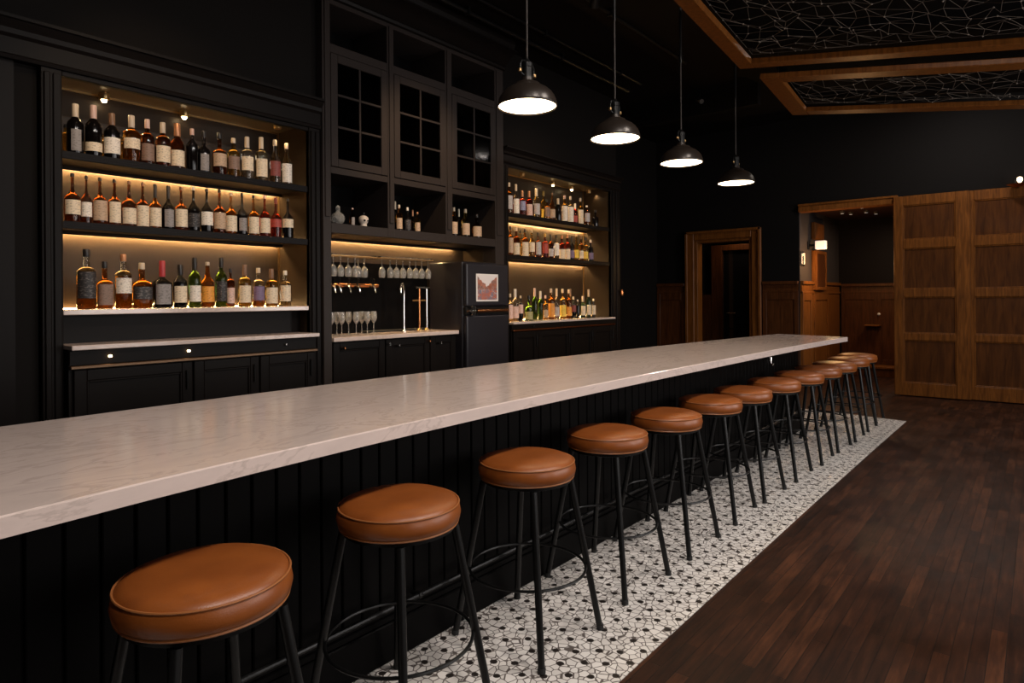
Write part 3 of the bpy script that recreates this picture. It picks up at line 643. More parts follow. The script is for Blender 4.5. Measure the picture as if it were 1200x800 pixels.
MB().strip([(XB, 4.28), (XC, 4.28), (XC+.02, 4.29), (XC+.03, 4.315), (XC+.02, 4.33), (XC+.05, 4.35), (XC+.10, 4.40), (XC+.17, 4.44), (XC+.21, 4.45), (XC+.21, 4.47), (XC+.16, 4.49), (XC+.18, 4.54), (XC+.18, HC), (XB, HC)], CA0-.12, CA1+.02).build('cornice', 'cab', dc, 20)
MB().box(XB+.026, XB+.036, 3.5, 5.55, 2.150, 2.158).build('led_strip', 'led', dc)
MB().box(XB+.052, XB+.058, 3.48, 5.742, 2.134, 2.16).build('added_valance', 'cab', dc)  # board added in front of the strip to leave only its wash
for i in range(3):
    a, c = V[i][1]+.002, V[i+1][0]-.002
    d = MB(); frame_ring(d, XC-.02, XC+.004, a, c, 2.765, 3.795, .075)
    d = d.build('glazed_door', 'cabgrey', dc)
    ym = (a+c)/2; m_ = MB().box(XC-.012, XC+.002, ym-.011, ym+.011, 2.84, 3.72, .003)
    for k in (1, 2):
        z = 2.84+(3.72-2.84)*k/3; m_.box(XC-.012, XC+.002, a+.075, ym-.011, z-.011, z+.011, .003).box(XC-.012, XC+.002, ym+.011, c-.075, z-.011, z+.011, .003)
    m_.build('glazing_bars', 'cabgrey', d)
    MB().box(XC-.018, XC-.014, a+.07, c-.07, 2.835, 3.725).build('pane', 'pane', d)
tag(MB().box(XB+.002, -4.95, 3.475, 5.10, 1.165, 1.205, .004).build('marble_counter', 'marble'), 'white marble back counter under the hanging glasses', 'counter')
r = thing('base_cabinet', 'black base cabinet with three doors under the hanging wine glasses', 'cabinet', (-4.99, 4.3, 0))
MB().box(XB+.002, -5.015, 3.475, 5.10, 0, 1.164).build('carcass', 'cab', r)
for a, c in ((3.49, 4.10), (4.10, 4.70), (4.70, 5.09)):
    d = MB(); frame_ring(d, -5.015, -4.99, a+.006, c-.006, .12, 1.155, .07); d.box(-5.015, -5.003, a+.07, c-.07, .18, 1.09)
    d = d.build('cabinet_door', 'cab', r)
    f = MB(); frame_ring(f, -5.003, -4.993, a+.071, c-.071, .19, 1.083, .012, .003); f.build('panel_moulding', 'cab', d)
for (u, v), m in (((402, 407.7), 'copper'), ((455, 403), 'chrome'), ((466, 404.5), 'chrome'), ((502, 399.5), 'copper'), ((515, 401.5), 'chrome')):
    q = at(u, v, X=-4.98); MB().tube((-4.99, q.y, q.z), (-4.955, q.y, q.z), .007).lathe([(.001, -.014), (.014, -.009), (.014, .009), (.001, .014)], (-4.955, q.y, q.z), 12).build('knob', m, r)

# fridge
fg = thing('refrigerator', 'tall navy black refrigerator with copper band beside the glass niche', 'refrigerator', (-5.1, 5.48, 0))
MB().box(-5.46, -4.93, 5.13, 5.735, .03, 1.965, .02, 3).build('body', 'fridge', fg, wn=True)
ud = MB().box(-4.928, -4.87, 5.135, 5.86, 1.465, 1.945, .022, 4).build('upper_door', 'fridge', fg, wn=True)
ld = MB().box(-4.928, -4.87, 5.135, 5.86, .10, 1.365, .022, 4).build('lower_door', 'fridge', fg, wn=True)
MB().box(-4.93, -4.885, 5.14, 5.855, 1.372, 1.458, .006).build('band', 'iron', fg)
MB().tube((-4.872, 5.30, 1.415), (-4.872, 5.85, 1.415), .022, .016, 16).build('handle_bar', 'copper', fg)
MB().box(-4.875, -4.845, 5.20, 5.225, 1.36, 1.47, .005).box(-4.875, -4.845, 5.24, 5.26, 1.36, 1.47, .005).tube((-4.86, 5.15, 1.415), (-4.86, 5.27, 1.415), .018).build('latch', 'chrome', fg)
for yy in (5.2, 5.66):
    for xx in (-5.40, -4.98): MB().tube((xx, yy, 0), (xx, yy, .031), .02).build('foot', 'iron', fg)
# picture taped to the fridge
def autumn_print():
    m = mat('autumn_street_print', (.5, .3, .2), .5); t = m.node_tree; b = t.nodes['Principled BSDF']
    tc = nd(t, 'ShaderNodeTexCoord'); sp = nd(t, 'ShaderNodeSeparateXYZ'); t.links.new(tc.outputs['Generated'], sp.inputs[0])
    vo = nd(t, 'ShaderNodeTexVoronoi'); vo.inputs['Scale'].default_value = 11
    dn = nd(t, 'ShaderNodeTexNoise'); dn.inputs['Scale'].default_value = 9; t.links.new(tc.outputs['Generated'], dn.inputs['Vector'])
    dm = nd(t, 'ShaderNodeVectorMath', operation='MULTIPLY_ADD'); dm.inputs[1].default_value = (.30, .30, .30); t.links.new(dn.outputs['Color'], dm.inputs[0]); t.links.new(tc.outputs['Generated'], dm.inputs[2])
    t.links.new(dm.outputs[0], vo.inputs['Vector']); sp2 = nd(t, 'ShaderNodeSeparateXYZ'); t.links.new(dm.outputs[0], sp2.inputs[0])
    se = nd(t, 'ShaderNodeSeparateColor'); t.links.new(vo.outputs['Color'], se.inputs[0])
    red = ramp(t, se.outputs[0], [(0, (.30, .08, .04)), (.45, (.50, .20, .13)), (.75, (.14, .10, .10)), (1, (.42, .28, .24))])
    low = ramp(t, se.outputs[1], [(0, (.60, .12, .02)), (.4, (.16, .20, .28)), (.7, (.45, .13, .08)), (1, (.50, .44, .46))])
    # sky: a V between two building masses
    ab = nd(t, 'ShaderNodeMath', operation='SUBTRACT'); ab.inputs[1].default_value = .62; t.links.new(sp2.outputs[1], ab.inputs[0])
    ab2 = nd(t, 'ShaderNodeMath', operation='ABSOLUTE'); t.links.new(ab.outputs[0], ab2.inputs[0])
    sky = nd(t, 'ShaderNodeMath', operation='MULTIPLY_ADD'); sky.inputs[1].default_value = -.75; t.links.new(ab2.outputs[0], sky.inputs[0]); t.links.new(sp2.outputs[2], sky.inputs[2])
    g = nd(t, 'ShaderNodeMath', operation='GREATER_THAN'); g.inputs[1].default_value = .72; t.links.new(sky.outputs[0], g.inputs[0])
    lo = nd(t, 'ShaderNodeMath', operation='LESS_THAN'); lo.inputs[1].default_value = .42; t.links.new(sp.outputs[2], lo.inputs[0])
    a = nd(t, 'ShaderNodeMix', data_type='RGBA'); t.links.new(lo.outputs[0], a.inputs['Factor']); t.links.new(red.outputs['Color'], a.inputs['A']); t.links.new(low.outputs['Color'], a.inputs['B'])
    c = nd(t, 'ShaderNodeMix', data_type='RGBA'); t.links.new(g.outputs[0], c.inputs['Factor']); t.links.new(a.outputs['Result'], c.inputs['A']); c.inputs['B'].default_value = (.80, .74, .74, 1)
    t.links.new(c.outputs['Result'], b.inputs['Base Color']); return m
ps = thing('photo_print', 'white bordered colour street photograph stuck on the refrigerator door', 'picture', (-4.868, 5.48, 1.52))
MB().box(-4.8695, -4.867, 5.29, 5.665, 1.52, 1.83).build('paper', 'white_border', ps)
MB().box(-4.867, -4.8662, 5.312, 5.643, 1.538, 1.812).build('image', autumn_print(), ps)

# ------------------------------------------------------------------ glasses, taps
def wine_glass(x, y, z, h, r, flip, lab, group):
    p = [(.55*r*1.7, 0), (.55*r*1.7, .004), (.006, .012), (.004, .03), (.004, .45*h), (.012, .49*h), (.75*r, .58*h), (r, .70*h), (.93*r, .86*h), (.82*r, h), (.82*r-.0016, h), (.93*r-.0018, .86*h), (r-.002, .70*h), (.73*r, .59*h), (.0, .51*h)]
    if flip: p = [(a, h-b_) for a, b_ in p][::-1]
    o = MB().lathe(p, (x, y, z), 20).build('wine_glass', 'glass', origin=(x, y, z), angle=50)
    return tag(o, lab, 'wine glass', group)
XG = -5.25
hang = [390.5, 399, 408, 416, 419.7, 427, 447.5, 457, 464.5, 472, 480, 487, 494, 501.5]
prev = -9
for i, u in enumerate(hang):
    q = at(u, 301, X=XG); x = XG
    if q.y-prev < .072: x = XG-.085; q = at(u, 301, X=x)
    prev = q.y
    wine_glass(x, q.y, 1.775, .215, .036, True, 'upside down wine glass, %s from the left on the hanging rack' % ORD[i+1], 'hanging wine glasses')
for k, (u0, u1, lab) in enumerate(((386.5, 441, 'left'), (444, 506, 'right'))):
    ya, yb_ = at(u0, 300, X=XG).y, at(u1, 303, X=XG).y
    r = thing('glass_rack', '%s dark rail rack holding upside down wine glasses' % lab, 'glass rack', (XG, (ya+yb_)/2, 1.98))
    for xx in (XG-.106, XG-.064, XG-.021, XG+.021): MB().box(xx-.005, xx+.005, ya, yb_, 1.974, 1.983, .002).build('rail', 'brass', r)
    for yy in (ya+.012, yb_-.012):
        MB().box(XG-.112, XG+.028, yy-.008, yy+.008, 1.983, 1.993).tube((XB+.003, yy, 1.988), (XG-.10, yy, 1.988), .006).build('hanger', 'iron', r)
st = [388, 394.8, 400.5, 408.5, 417.5, 424, 430.5, 438]
for i, u in enumerate(st):
    x = -5.20 if i % 2 == 0 else -5.29
    q = at(u, 388, X=x)
    wine_glass(x, q.y, 1.205, .225, .034, False, 'upright wine glass, %s from the left on the marble counter' % ORD[i+1], 'upright wine glasses')
# copper draft rail with faucets
ya, yb_ = 3.485, at(450, 335, X=-5.2).y
dr_ = thing('draft_rail', 'horizontal copper beer pipe with chrome faucets below the hanging glasses', 'beer tap', (-5.3, (ya+yb_)/2, 1.69))
MB().tube((-5.3, ya, 1.69), (-5.3, yb_, 1.69), .018, n=14).build('pipe', 'copper', dr_)
for yy in (ya+.08, yb_-.05): MB().tube((XB+.023, yy, 1.69), (-5.3, yy, 1.69), .012).build('wall_bracket', 'iron', dr_)
for u in (391, 398, 409, 420, 438):
    y = at(u, 340, X=-5.22).y
    f = MB().path([(-5.29, y, 1.685), (-5.24, y, 1.685), (-5.21, y, 1.675), (-5.195, y, 1.645), (-5.19, y, 1.615)], [.011, .011, .010, .008, .007], 10).build('faucet', 'chrome', dr_)
    MB().tube((-5.235, y, 1.692), (-5.215, y, 1.755), .006, .010, 10).build('handle', 'iron', f)
# chrome swan tap
y = at(475, 385, X=-5.25).y-.02
tp = thing('swan_neck_tap', 'slim chrome swan neck tap on the marble counter', 'tap', (-5.25, y, 1.205))
MB().lathe([(.03, 0), (.03, .012), (.018, .02), (.014, .05), (.014, .06)], (-5.25, y, 1.205), 16).build('base', 'chrome', tp)
MB().path([(-5.25, y, 1.26), (-5.25, y, 1.55), (-5.252, y+.006, 1.63), (-5.245, y-.01, 1.69), (-5.225, y-.035, 1.715), (-5.205, y-.07, 1.70), (-5.20, y-.085, 1.66), (-5.20, y-.085, 1.62)], .013, 12).build('neck', 'chrome', tp)
MB().tube((-5.24, y-.085, 1.6), (-5.16, y-.085, 1.6), .006).build('lever', 'chrome', tp)
# two column draft tower
ya, yb_ = at(491.5, 388, X=-5.25).y, at(500, 388, X=-5.25).y
tw = thing('draft_tower', 'two column copper and chrome draft tower on the marble counter', 'beer tap', (-5.25, (ya+yb_)/2, 1.205))
for yy, m in ((ya, 'copper'), (yb_, 'chrome')):
    c = MB().tube((-5.25, yy, 1.225), (-5.25, yy, 1.665), .014).build('column', m, tw)
    MB().lathe([(.032, 0), (.032, .012), (.02, .022), (.016, .03)], (-5.25, yy, 1.205), 16).build('base_collar', 'brass', c)
MB().box(-5.275, -5.225, ya-.06, yb_+.03, 1.665, 1.685, .006).build('head', 'chrome', tw)
MB().tube((-5.25, ya-.09, 1.535), (-5.25, yb_, 1.535), .009).build('cross_pipe', 'brass', tw)
ya, yb_ = at(432, 388, X=-5.3).y, at(506, 386, X=-5.3).y
tag(MB().box(-5.45, -5.10, ya, yb_, 1.2055, 1.2065 + .006, .002).build('drip_mat', 'rubber') if False else MB().box(-5.45, -5.33, ya, yb_, 1.206, 1.225, .004).build('drip_mat', 'rubber'), 'flat black drip tray behind the taps on the marble counter', 'tray')

# ------------------------------------------------------------------ bottles
GL = {
 'amber': mat('amber_spirit_glass', (.72, .26, .03), .04, trans=1, ior=1.36),
 'gold': mat('golden_spirit_glass', (.95, .60, .14), .04, trans=1, ior=1.36),
 'pale': mat('pale_spirit_glass', (.97, .86, .60), .03, trans=1, ior=1.36),
 'clear': mat('clear_bottle_glass', (.97, .95, .90), .03, trans=1, ior=1.36),
 'brown': mat('brown_bottle_glass', (.34, .09, .015), .05, trans=1, ior=1.36),
 'dark': mat('near_black_glass', (.004, .003, .003), .08, spec=.35),
 'green': mat('green_bottle_glass', (.16, .34, .05), .05, trans=1, ior=1.36),
 'dgreen': mat('dark_green_glass', (.03, .06, .02), .07, trans=.6, ior=1.36),
 'red': mat('red_spirit_glass', (.55, .05, .02), .05, trans=1, ior=1.36)}
_lm = {}
LC = dict(cream=(.80, .66, .48), white=(.86, .78, .68), tan=(.52, .36, .24), pink=(.74, .50, .42), brown=(.24, .15, .11), grey=(.50, .46, .45), black=(.022, .019, .02), silver=(.28, .25, .24),
          orange=(.80, .33, .05), yellow=(.85, .58, .08), red=(.40, .06, .04), purple=(.20, .14, .24), blue=(.28, .28, .42), wine=(.25, .06, .05), olive=(.40, .36, .16))
def label_mat(k):
    if k not in _lm:
        c = LC[k]; m = mat('%s_paper_label' % k, c, .55); t = m.node_tree; b = t.nodes['Principled BSDF']
        v = mapping(t, (60, 60, 160)); n = nd(t, 'ShaderNodeTexNoise'); n.inputs['Scale'].default_value = 1; n.inputs['Detail'].default_value = 3; t.links.new(v, n.inputs['Vector'])
        lt = [min(1, x*1.08) for x in c]; dk = [x*.62 for x in c] if k not in ('black', 'silver') else [.16, .14, .13]
        r = ramp(t, n.outputs['Fac'], [(.36, dk), (.47, lt)]); t.links.new(r.outputs['Color'], b.inputs['Base Color']); _lm[k] = m
    return _lm[k]
_cm = {}
CC = dict(black=(.015, .013, .013), cream=(.70, .56, .40), white=(.80, .72, .62), gold=(.60, .38, .10), red=(.45, .04, .05), pink=(.72, .48, .40), brown=(.22, .12, .07), copper=(.60, .28, .14), wine=(.18, .03, .03), pale=(.62, .50, .38))
def cap_mat(k):
    if k not in _cm: _cm[k] = mat('%s_bottle_cap' % k, CC[k], .35, .5 if k in ('gold', 'copper') else 0)
    return _cm[k]
def profile(style, h, r):
    n = r*.30
    if style == 'wine':   P = [(.92*r, 0), (r, .012), (r, .58*h), (.93*r, .63*h), (.62*r, .69*h), (n, .75*h), (n*.92, .97*h)]
    elif style == 'whisky': P = [(.94*r, 0), (r, .01), (r, .60*h), (.95*r, .64*h), (.70*r, .675*h), (n*1.1, .71*h), (n, .90*h)]
    elif style == 'sloped': P = [(.94*r, 0), (r, .012), (r, .46*h), (.92*r, .52*h), (.62*r, .575*h), (.34*r, .63*h), (.22*r, .69*h), (.19*r, .94*h)]
    elif style == 'squat': P = [(.95*r, 0), (r, .01), (r, .50*h), (.93*r, .555*h), (.55*r, .60*h), (n, .64*h), (n, .88*h)]
    elif style == 'cone':  P = [(.94*r, 0), (r, .01), (r, .52*h), (.86*r, .585*h), (.50*r, .66*h), (.34*r, .76*h), (n*.9, .94*h)]
    else: P = [(.95*r, 0), (r, .008), (r, .66*h), (.9*r, .70*h), (.5*r, .735*h), (n, .76*h), (n, .93*h)]
    return P
CAPFROM = dict(wine=.74, whisky=.87, sloped=.92, squat=.86, cone=.92, tall=.90)
def cut(P, z):
    lo = [p for p in P if p[1] < z]; hi = [p for p in P if p[1] > z]
    a, b = lo[-1], hi[0]; k = (z-a[1])/(b[1]-a[1]); m = (a[0]+(b[0]-a[0])*k, z)
    return lo+[m], [m]+hi
def bottle(x, y, z, h, r, style, glass, lab, cap, text, group, lz=(.10, .40), fill=None, wide=62, capz=None, sq=0):
    z += .001
    o = thing('bottle', text, 'bottle', (x, y, z), group)
    P = profile(style, h, r); c0 = (capz if capz else CAPFROM[style])*h
    low, _ = cut(P, c0) if P[-1][1] > c0 else (P, None)
    seg = 24
    if fill:
        lq, gl = cut(low, fill[1]*h)
        MB().lathe(lq, (x, y, z), seg, sq).build('liquid', GL[fill[0]], o, 50)
        MB().lathe(gl, (x, y, z), seg, sq).build('body', GL[glass], o, 50)
    else: MB().lathe(low, (x, y, z), seg, sq).build('body', GL[glass], o, 50)
    nr_ = low[-1][0]
    MB().lathe([(nr_+.0015, c0), (nr_+.003, c0+.004), (nr_+.0025, h-.004), (nr_, h)], (x, y, z), 16).build('cap', cap_mat(cap), o, 50)
    if lab:
        ph = math.atan2(0-y, 0-x)*.55
        z0, z1 = lz[0]*h, lz[1]*h; b = MB(); N = 12
        def ring(rr, zz, flat):
            return [b.b.verts.new((x+rr*kf(t)*math.cos(t), y+rr*kf(t)*math.sin(t), zz)) for t in ts]
        ts = [ph+math.radians(-wide+2*wide*i/N) for i in range(N+1)]
        e = 2+sq*4
        kf = (lambda t: 1/((abs(math.cos(t))**e+abs(math.sin(t))**e)**(1/e))) if sq else (lambda t: 1)
        A, B, C2, D = ring(r+.0006, z+z0, 0), ring(r+.0006, z+z1, 0), ring(r+.0016, z+z0, 0), ring(r+.0016, z+z1, 0)
        for i in range(N):
            b.b.faces.new((C2[i], C2[i+1], D[i+1], D[i])); b.b.faces.new((B[i], B[i+1], A[i+1], A[i]))
            b.b.faces.new((A[i], A[i+1], C2[i+1], C2[i])); b.b.faces.new((D[i], D[i+1], B[i+1], B[i]))
        for i in (0, N): b.b.faces.new((A[i], C2[i], D[i], B[i]) if i else (A[i], B[i], D[i], C2[i]))
        b.build('label', label_mat(lab), o, 50)
    return o
COLW = dict(amber='amber', gold='golden', pale='pale', clear='clear', brown='brown', dark='dark', green='green', dgreen='dark green', red='red')
def row(items, zs, X, where, group, ymin, ymax):
    """items: (centre px, top px, width px, style, glass, label colour or None, cap, options)"""
    placed = []
    for i, it in enumerate(items):
        u, v, wpx, style, glass, lab, cap = it[:7]; opt = dict(it[7]) if len(it) > 7 else {}
        x = X-opt.pop('back', 0); p = at(u, v, X=x); k = depth(p)
        r = .5*wpx*k/F_PX; y = p.y
        # keep clear of neighbours in the same depth row
        for (x2, y2, r2) in placed:
            d = math.hypot(x-x2, y-y2)
            if d < r+r2+.001: r = max(.018, d-r2-.001)
        y = min(max(y, ymin+r+.004), ymax-r-.004)
        placed.append((x, y, r))
        lt = ('%s-labelled' % lab) if lab else 'unlabelled'
        extra = opt.pop('what', None)
        text = extra or '%s %s bottle with %s cap' % (lt, COLW[glass], cap)
        bottle(x, y, zs, p.z-zs, r, style, glass, lab, cap, '%s, %s from left on %s' % (text, ORD[i+1], where), group, **opt)
XBt = -5.12
row([(88, 122, 17, 'wine', 'dark', 'silver', 'cream', dict(lz=(.06, .48), wide=35)), (109.4, 123.7, 17, 'wine', 'dark', 'cream', 'pink', dict(lz=(.10, .27), wide=75)),
     (131, 133, 16.5, 'wine', 'dark', 'white', 'brown', dict(lz=(.12, .46), wide=75)), (154, 135.6, 18, 'whisky', 'amber', 'cream', 'pale', dict(lz=(.28, .50), capz=.74)),
     (172.5, 140, 14.5, 'whisky', 'brown', 'brown', 'pink', dict(lz=(.08, .45), capz=.8)), (190.6, 143.7, 16, 'whisky', 'brown', 'cream', 'pale', dict(lz=(.10, .46), capz=.76)),
     (207.5, 145, 15.5, 'cone', 'brown', 'cream', 'copper', dict(lz=(.06, .40), capz=.72)), (225, 151, 13, 'wine', 'dark', None, 'pink', dict(capz=.85)),
     (238.7, 153.7, 15, 'squat', 'dark', 'silver', 'black', dict(lz=(.05, .44), wide=40)), (257, 156, 15.5, 'squat', 'brown', 'tan', 'black', dict(lz=(.20, .50))),
     (273.4, 162, 13.5, 'whisky', 'gold', 'brown', 'cream', dict(lz=(.20, .52))), (289.4, 160.6, 14, 'whisky', 'clear', 'cream', 'pale', dict(lz=(.20, .52), capz=.735)),
     (306, 161, 13.5, 'whisky', 'pale', 'cream', 'cream', dict(lz=(.10, .50), capz=.735)), (322, 164, 12.5, 'cone', 'clear', 'wine', 'cream', dict(lz=(.16, .50), capz=.86)),
     (335.6, 168, 12, 'cone', 'pale', 'white', 'pale', dict(lz=(.06, .50), capz=.86))],
    ZL1, XBt, 'top shelf of left niche', 'bottles on the top shelf of the left niche', NL0, NL1)
for u, v, k in ((77, 146, 'first'), (119.5, 155, 'second'), (141.5, 159, 'third')):
    p = at(u, v, X=-5.26); bottle(-5.26, max(p.y, NL0+.05), ZL1, p.z-ZL1, .038, 'tall', 'gold', None, 'black', 'golden bottle behind the front row, %s of three on top shelf of left niche' % k, 'bottles behind the front row on the top shelf')
W = 15.5
S = 'sloped'
row([(84.7, 203, 16.5, S, 'brown', 'cream', 'black', dict(lz=(.16, .45))), (101, 206, W, S, 'brown', 'white', 'black', dict(lz=(.14, .44))), (117, 208, W, S, 'brown', 'tan', 'black', dict(lz=(.08, .50))),
     (134, 210, W, S, 'brown', 'cream', 'black', dict(lz=(.06, .50), wide=50)), (151, 212, W, S, 'brown', 'cream', 'brown', dict(lz=(.06, .40))), (167, 214, W, S, 'brown', 'cream', 'brown', dict(lz=(.03, .48))),
     (181.6, 216, 14.5, S, 'amber', 'cream', 'black', dict(lz=(.05, .46), capz=.70)), (197, 218, 14.5, S, 'dark', 'silver', 'black', dict(lz=(.06, .45), capz=.70, wide=40)), (212, 219, 14, S, 'brown', 'cream', 'brown', dict(lz=(.08, .48))),
     (226.5, 219, 14, S, 'dark', 'black', 'white', {}), (242, 221, 14, S, 'dark', 'white', 'black', dict(lz=(.16, .46))), (257, 222, 14, S, 'brown', 'tan', 'black', dict(lz=(.10, .46))),
     (270.6, 226, 13, S, 'amber', 'cream', 'cream', dict(lz=(.07, .44))), (283.5, 226, 12.5, S, 'dark', 'silver', 'black', dict(wide=40)), (297, 229, 12.5, S, 'amber', 'cream', 'black', dict(lz=(.06, .46))),
     (310, 229, 12.5, S, 'red', 'cream', 'pink', dict(lz=(.09, .44))), (323, 232, 12.5, S, 'red', 'red', 'wine', dict(lz=(.26, .46), capz=.85)), (337, 232.5, 12.5, S, 'dark', 'cream', 'black', dict(lz=(.27, .48), wide=80))],
    ZL2, XBt, 'middle shelf of left niche', 'bottles on the middle shelf of the left niche', NL0, NL1)
row([(101, 292, 20, 'whisky', 'pale', 'black', 'black', dict(lz=(.18, .62), fill=('amber', .58), wide=66)), (122.5, 306.5, 16, 'squat', 'amber', 'brown', 'black', dict(lz=(.08, .52), sq=.3)),
     (144.4, 298, 17.5, 'whisky', 'pale', 'white', 'copper', dict(lz=(.28, .56), fill=('amber', .60))), (166, 308, 19.5, 'squat', 'amber', 'black', 'cream', dict(lz=(.20, .47), sq=.4)),
     (190, 305.6, 19, 'squat', 'dark', 'silver', 'red', dict(lz=(.08, .50), sq=.4, capz=.66, wide=45)), (211, 310, 14.5, 'wine', 'dark', 'cream', 'black', dict(lz=(.12, .50))),
     (228, 302, 13.5, 'wine', 'green', 'white', 'black', dict(lz=(.12, .44))), (243, 307, 14.5, 'cone', 'amber', 'orange', 'pale', dict(lz=(.12, .46))),
     (259, 302, 13, 'wine', 'green', 'black', 'black', dict(lz=(.12, .52), capz=.8)), (270, 315, 9.5, 'tall', 'brown', 'pink', 'black', dict(lz=(.10, .50), back=.0)),
     (286.5, 310, 14, 'whisky', 'gold', 'cream', 'brown', dict(lz=(.10, .50), capz=.735)), (302.5, 314, 13.5, 'whisky', 'pale', 'purple', 'cream', dict(lz=(.16, .52), fill=('amber', .2))),
     (318, 315, 14, 'whisky', 'gold', 'cream', 'brown', dict(lz=(.08, .50), capz=.735)), (334, 317, 12.5, 'whisky', 'pale', 'cream', 'white', dict(lz=(.14, .58)))],
    ZLM, XBt, 'marble shelf of left niche', 'bottles on the marble shelf of the left niche', NL0, NL1)
# right niche
XR = -5.13
row([(596.5, 214, 8, 'whisky', 'amber', 'grey', 'cream', dict(lz=(.15, .58))), (604.5, 216, 7.6, 'cone', 'clear', 'white', 'cream', dict(lz=(.05, .52), capz=.78)), (612, 223.6, 7.8, 'whisky', 'red', 'blue', 'copper', dict(lz=(.22, .58), capz=.76)),
     (620, 224, 7.8, 'whisky', 'red', 'pink', 'copper', dict(lz=(.06, .48), capz=.76)), (628.5, 221, 8, 'wine', 'pale', 'grey', 'cream', dict(lz=(.12, .48))), (636.7, 224, 7, 'whisky', 'gold', 'yellow', 'gold', dict(back=.16)),
     (641, 234, 7, 'whisky', 'amber', 'brown', 'black', dict(lz=(.15, .6))), (647, 226, 7, 'cone', 'amber', 'tan', 'brown', {}), (654, 232.6, 7, 'wine', 'dark', None, 'cream', {}),
     (661.5, 229, 7.2, 'whisky', 'gold', 'white', 'pink', dict(lz=(.05, .60), wide=80)), (668.5, 230, 7, 'whisky', 'pale', 'white', 'pale', dict(lz=(.05, .60), wide=80)), (674, 238.5, 5.5, 'wine', 'red', 'red', 'white', {}),
     (680, 232, 7, 'whisky', 'gold', 'cream', 'pale', dict(lz=(.04, .55))), (687.6, 241, 7, 'cone', 'amber', 'grey', 'white', dict(lz=(.2, .62))), (697.5, 246, 8, 'squat', 'dark', None, 'black', {})],
    2.604, XR, 'top shelf of right niche', 'bottles on the top shelf of the right niche', NR0, NR1)
row([(598, 265, 7, 'whisky', 'amber', 'tan', 'black', dict(lz=(.1, .6))), (604.8, 266.5, 8, 'whisky', 'brown', 'cream', 'pale', dict(lz=(.05, .45))), (609.7, 270, 5.5, 'tall', 'gold', 'yellow', 'black', dict(back=.15)), (615, 268.5, 8.5, 'whisky', 'amber', 'cream', 'black', dict(lz=(.02, .52))),
     (622.8, 270, 7.5, 'cone', 'gold', 'cream', 'cream', dict(lz=(.2, .55))), (630.5, 272.5, 7, 'whisky', 'brown', 'grey', 'black', dict(lz=(.12, .62))), (638.5, 274, 7.5, 'whisky', 'red', 'red', 'gold', dict(lz=(.2, .6))), (645.3, 275, 6, 'wine', 'brown', 'grey', 'black', {}),
     (651.7, 275.5, 6.8, 'whisky', 'clear', 'white', 'black', dict(lz=(.15, .65))), (658.3, 276, 6.8, 'whisky', 'red', 'cream', 'copper', dict(lz=(.0, .42), wide=80)), (664.7, 275, 6.6, 'whisky', 'red', 'cream', 'copper', dict(lz=(.0, .42), wide=80)), (670, 277, 5.5, 'wine', 'dark', 'purple', 'black', {}),
     (675.3, 274.5, 6, 'cone', 'gold', 'yellow', 'cream', {}), (680.8, 276.5, 6, 'whisky', 'amber', 'cream', 'brown', {}), (686, 278.5, 6, 'whisky', 'gold', 'yellow', 'black', {}), (692, 281, 6.5, 'whisky', 'dark', 'purple', 'white', {})],
    2.085, XR, 'middle shelf of right niche', 'bottles on the middle shelf of the right niche', NR0, NR1)
row([(597.8, 344, 6.5, 'whisky', 'pale', 'pink', 'pale', dict(lz=(.1, .6))), (603.5, 338.5, 8.5, 'wine', 'clear', 'pink', 'white', dict(lz=(.1, .46), wide=80)), (610, 346.5, 6, 'tall', 'dark', 'pink', 'cream', dict(lz=(.3, .65))), (619.5, 346, 9.5, 'squat', 'green', 'olive', 'black', dict(lz=(.05, .35), wide=80)),
     (626.5, 337.5, 6.8, 'wine', 'green', None, 'pink', {}), (633.2, 341, 6.4, 'wine', 'green', None, 'white', {}), (639.2, 346, 6, 'whisky', 'gold', 'tan', 'pink', {}), (645.8, 338, 7.5, 'whisky', 'amber', 'orange', 'pale', dict(lz=(.08, .52), wide=80)),
     (652.3, 338, 6, 'wine', 'clear', 'grey', 'pale', {}), (659.3, 338.5, 7.6, 'whisky', 'gold', 'yellow', 'pale', dict(lz=(.08, .46), wide=80)), (666.3, 339, 6.5, 'whisky', 'amber', 'orange', 'cream', {}), (668.5, 338.5, 5, 'wine', 'pale', None, 'brown', dict(back=.16)),
     (672, 347.5, 6, 'whisky', 'dark', 'wine', 'pale', dict(lz=(.3, .6))), (677, 351, 4.5, 'tall', 'dark', None, 'white', {}), (683, 347, 6.3, 'wine', 'dgreen', 'cream', 'pale', dict(lz=(.12, .55))), (689.6, 339, 6, 'wine', 'dgreen', 'cream', 'pale', dict(lz=(.1, .45))), (695.3, 350, 5.2, 'whisky', 'dark', 'cream', 'white', dict(lz=(.15, .65)))],
    1.262, XR, 'counter of right niche', 'bottles on the marble counter of the right niche', NR0, NR1)
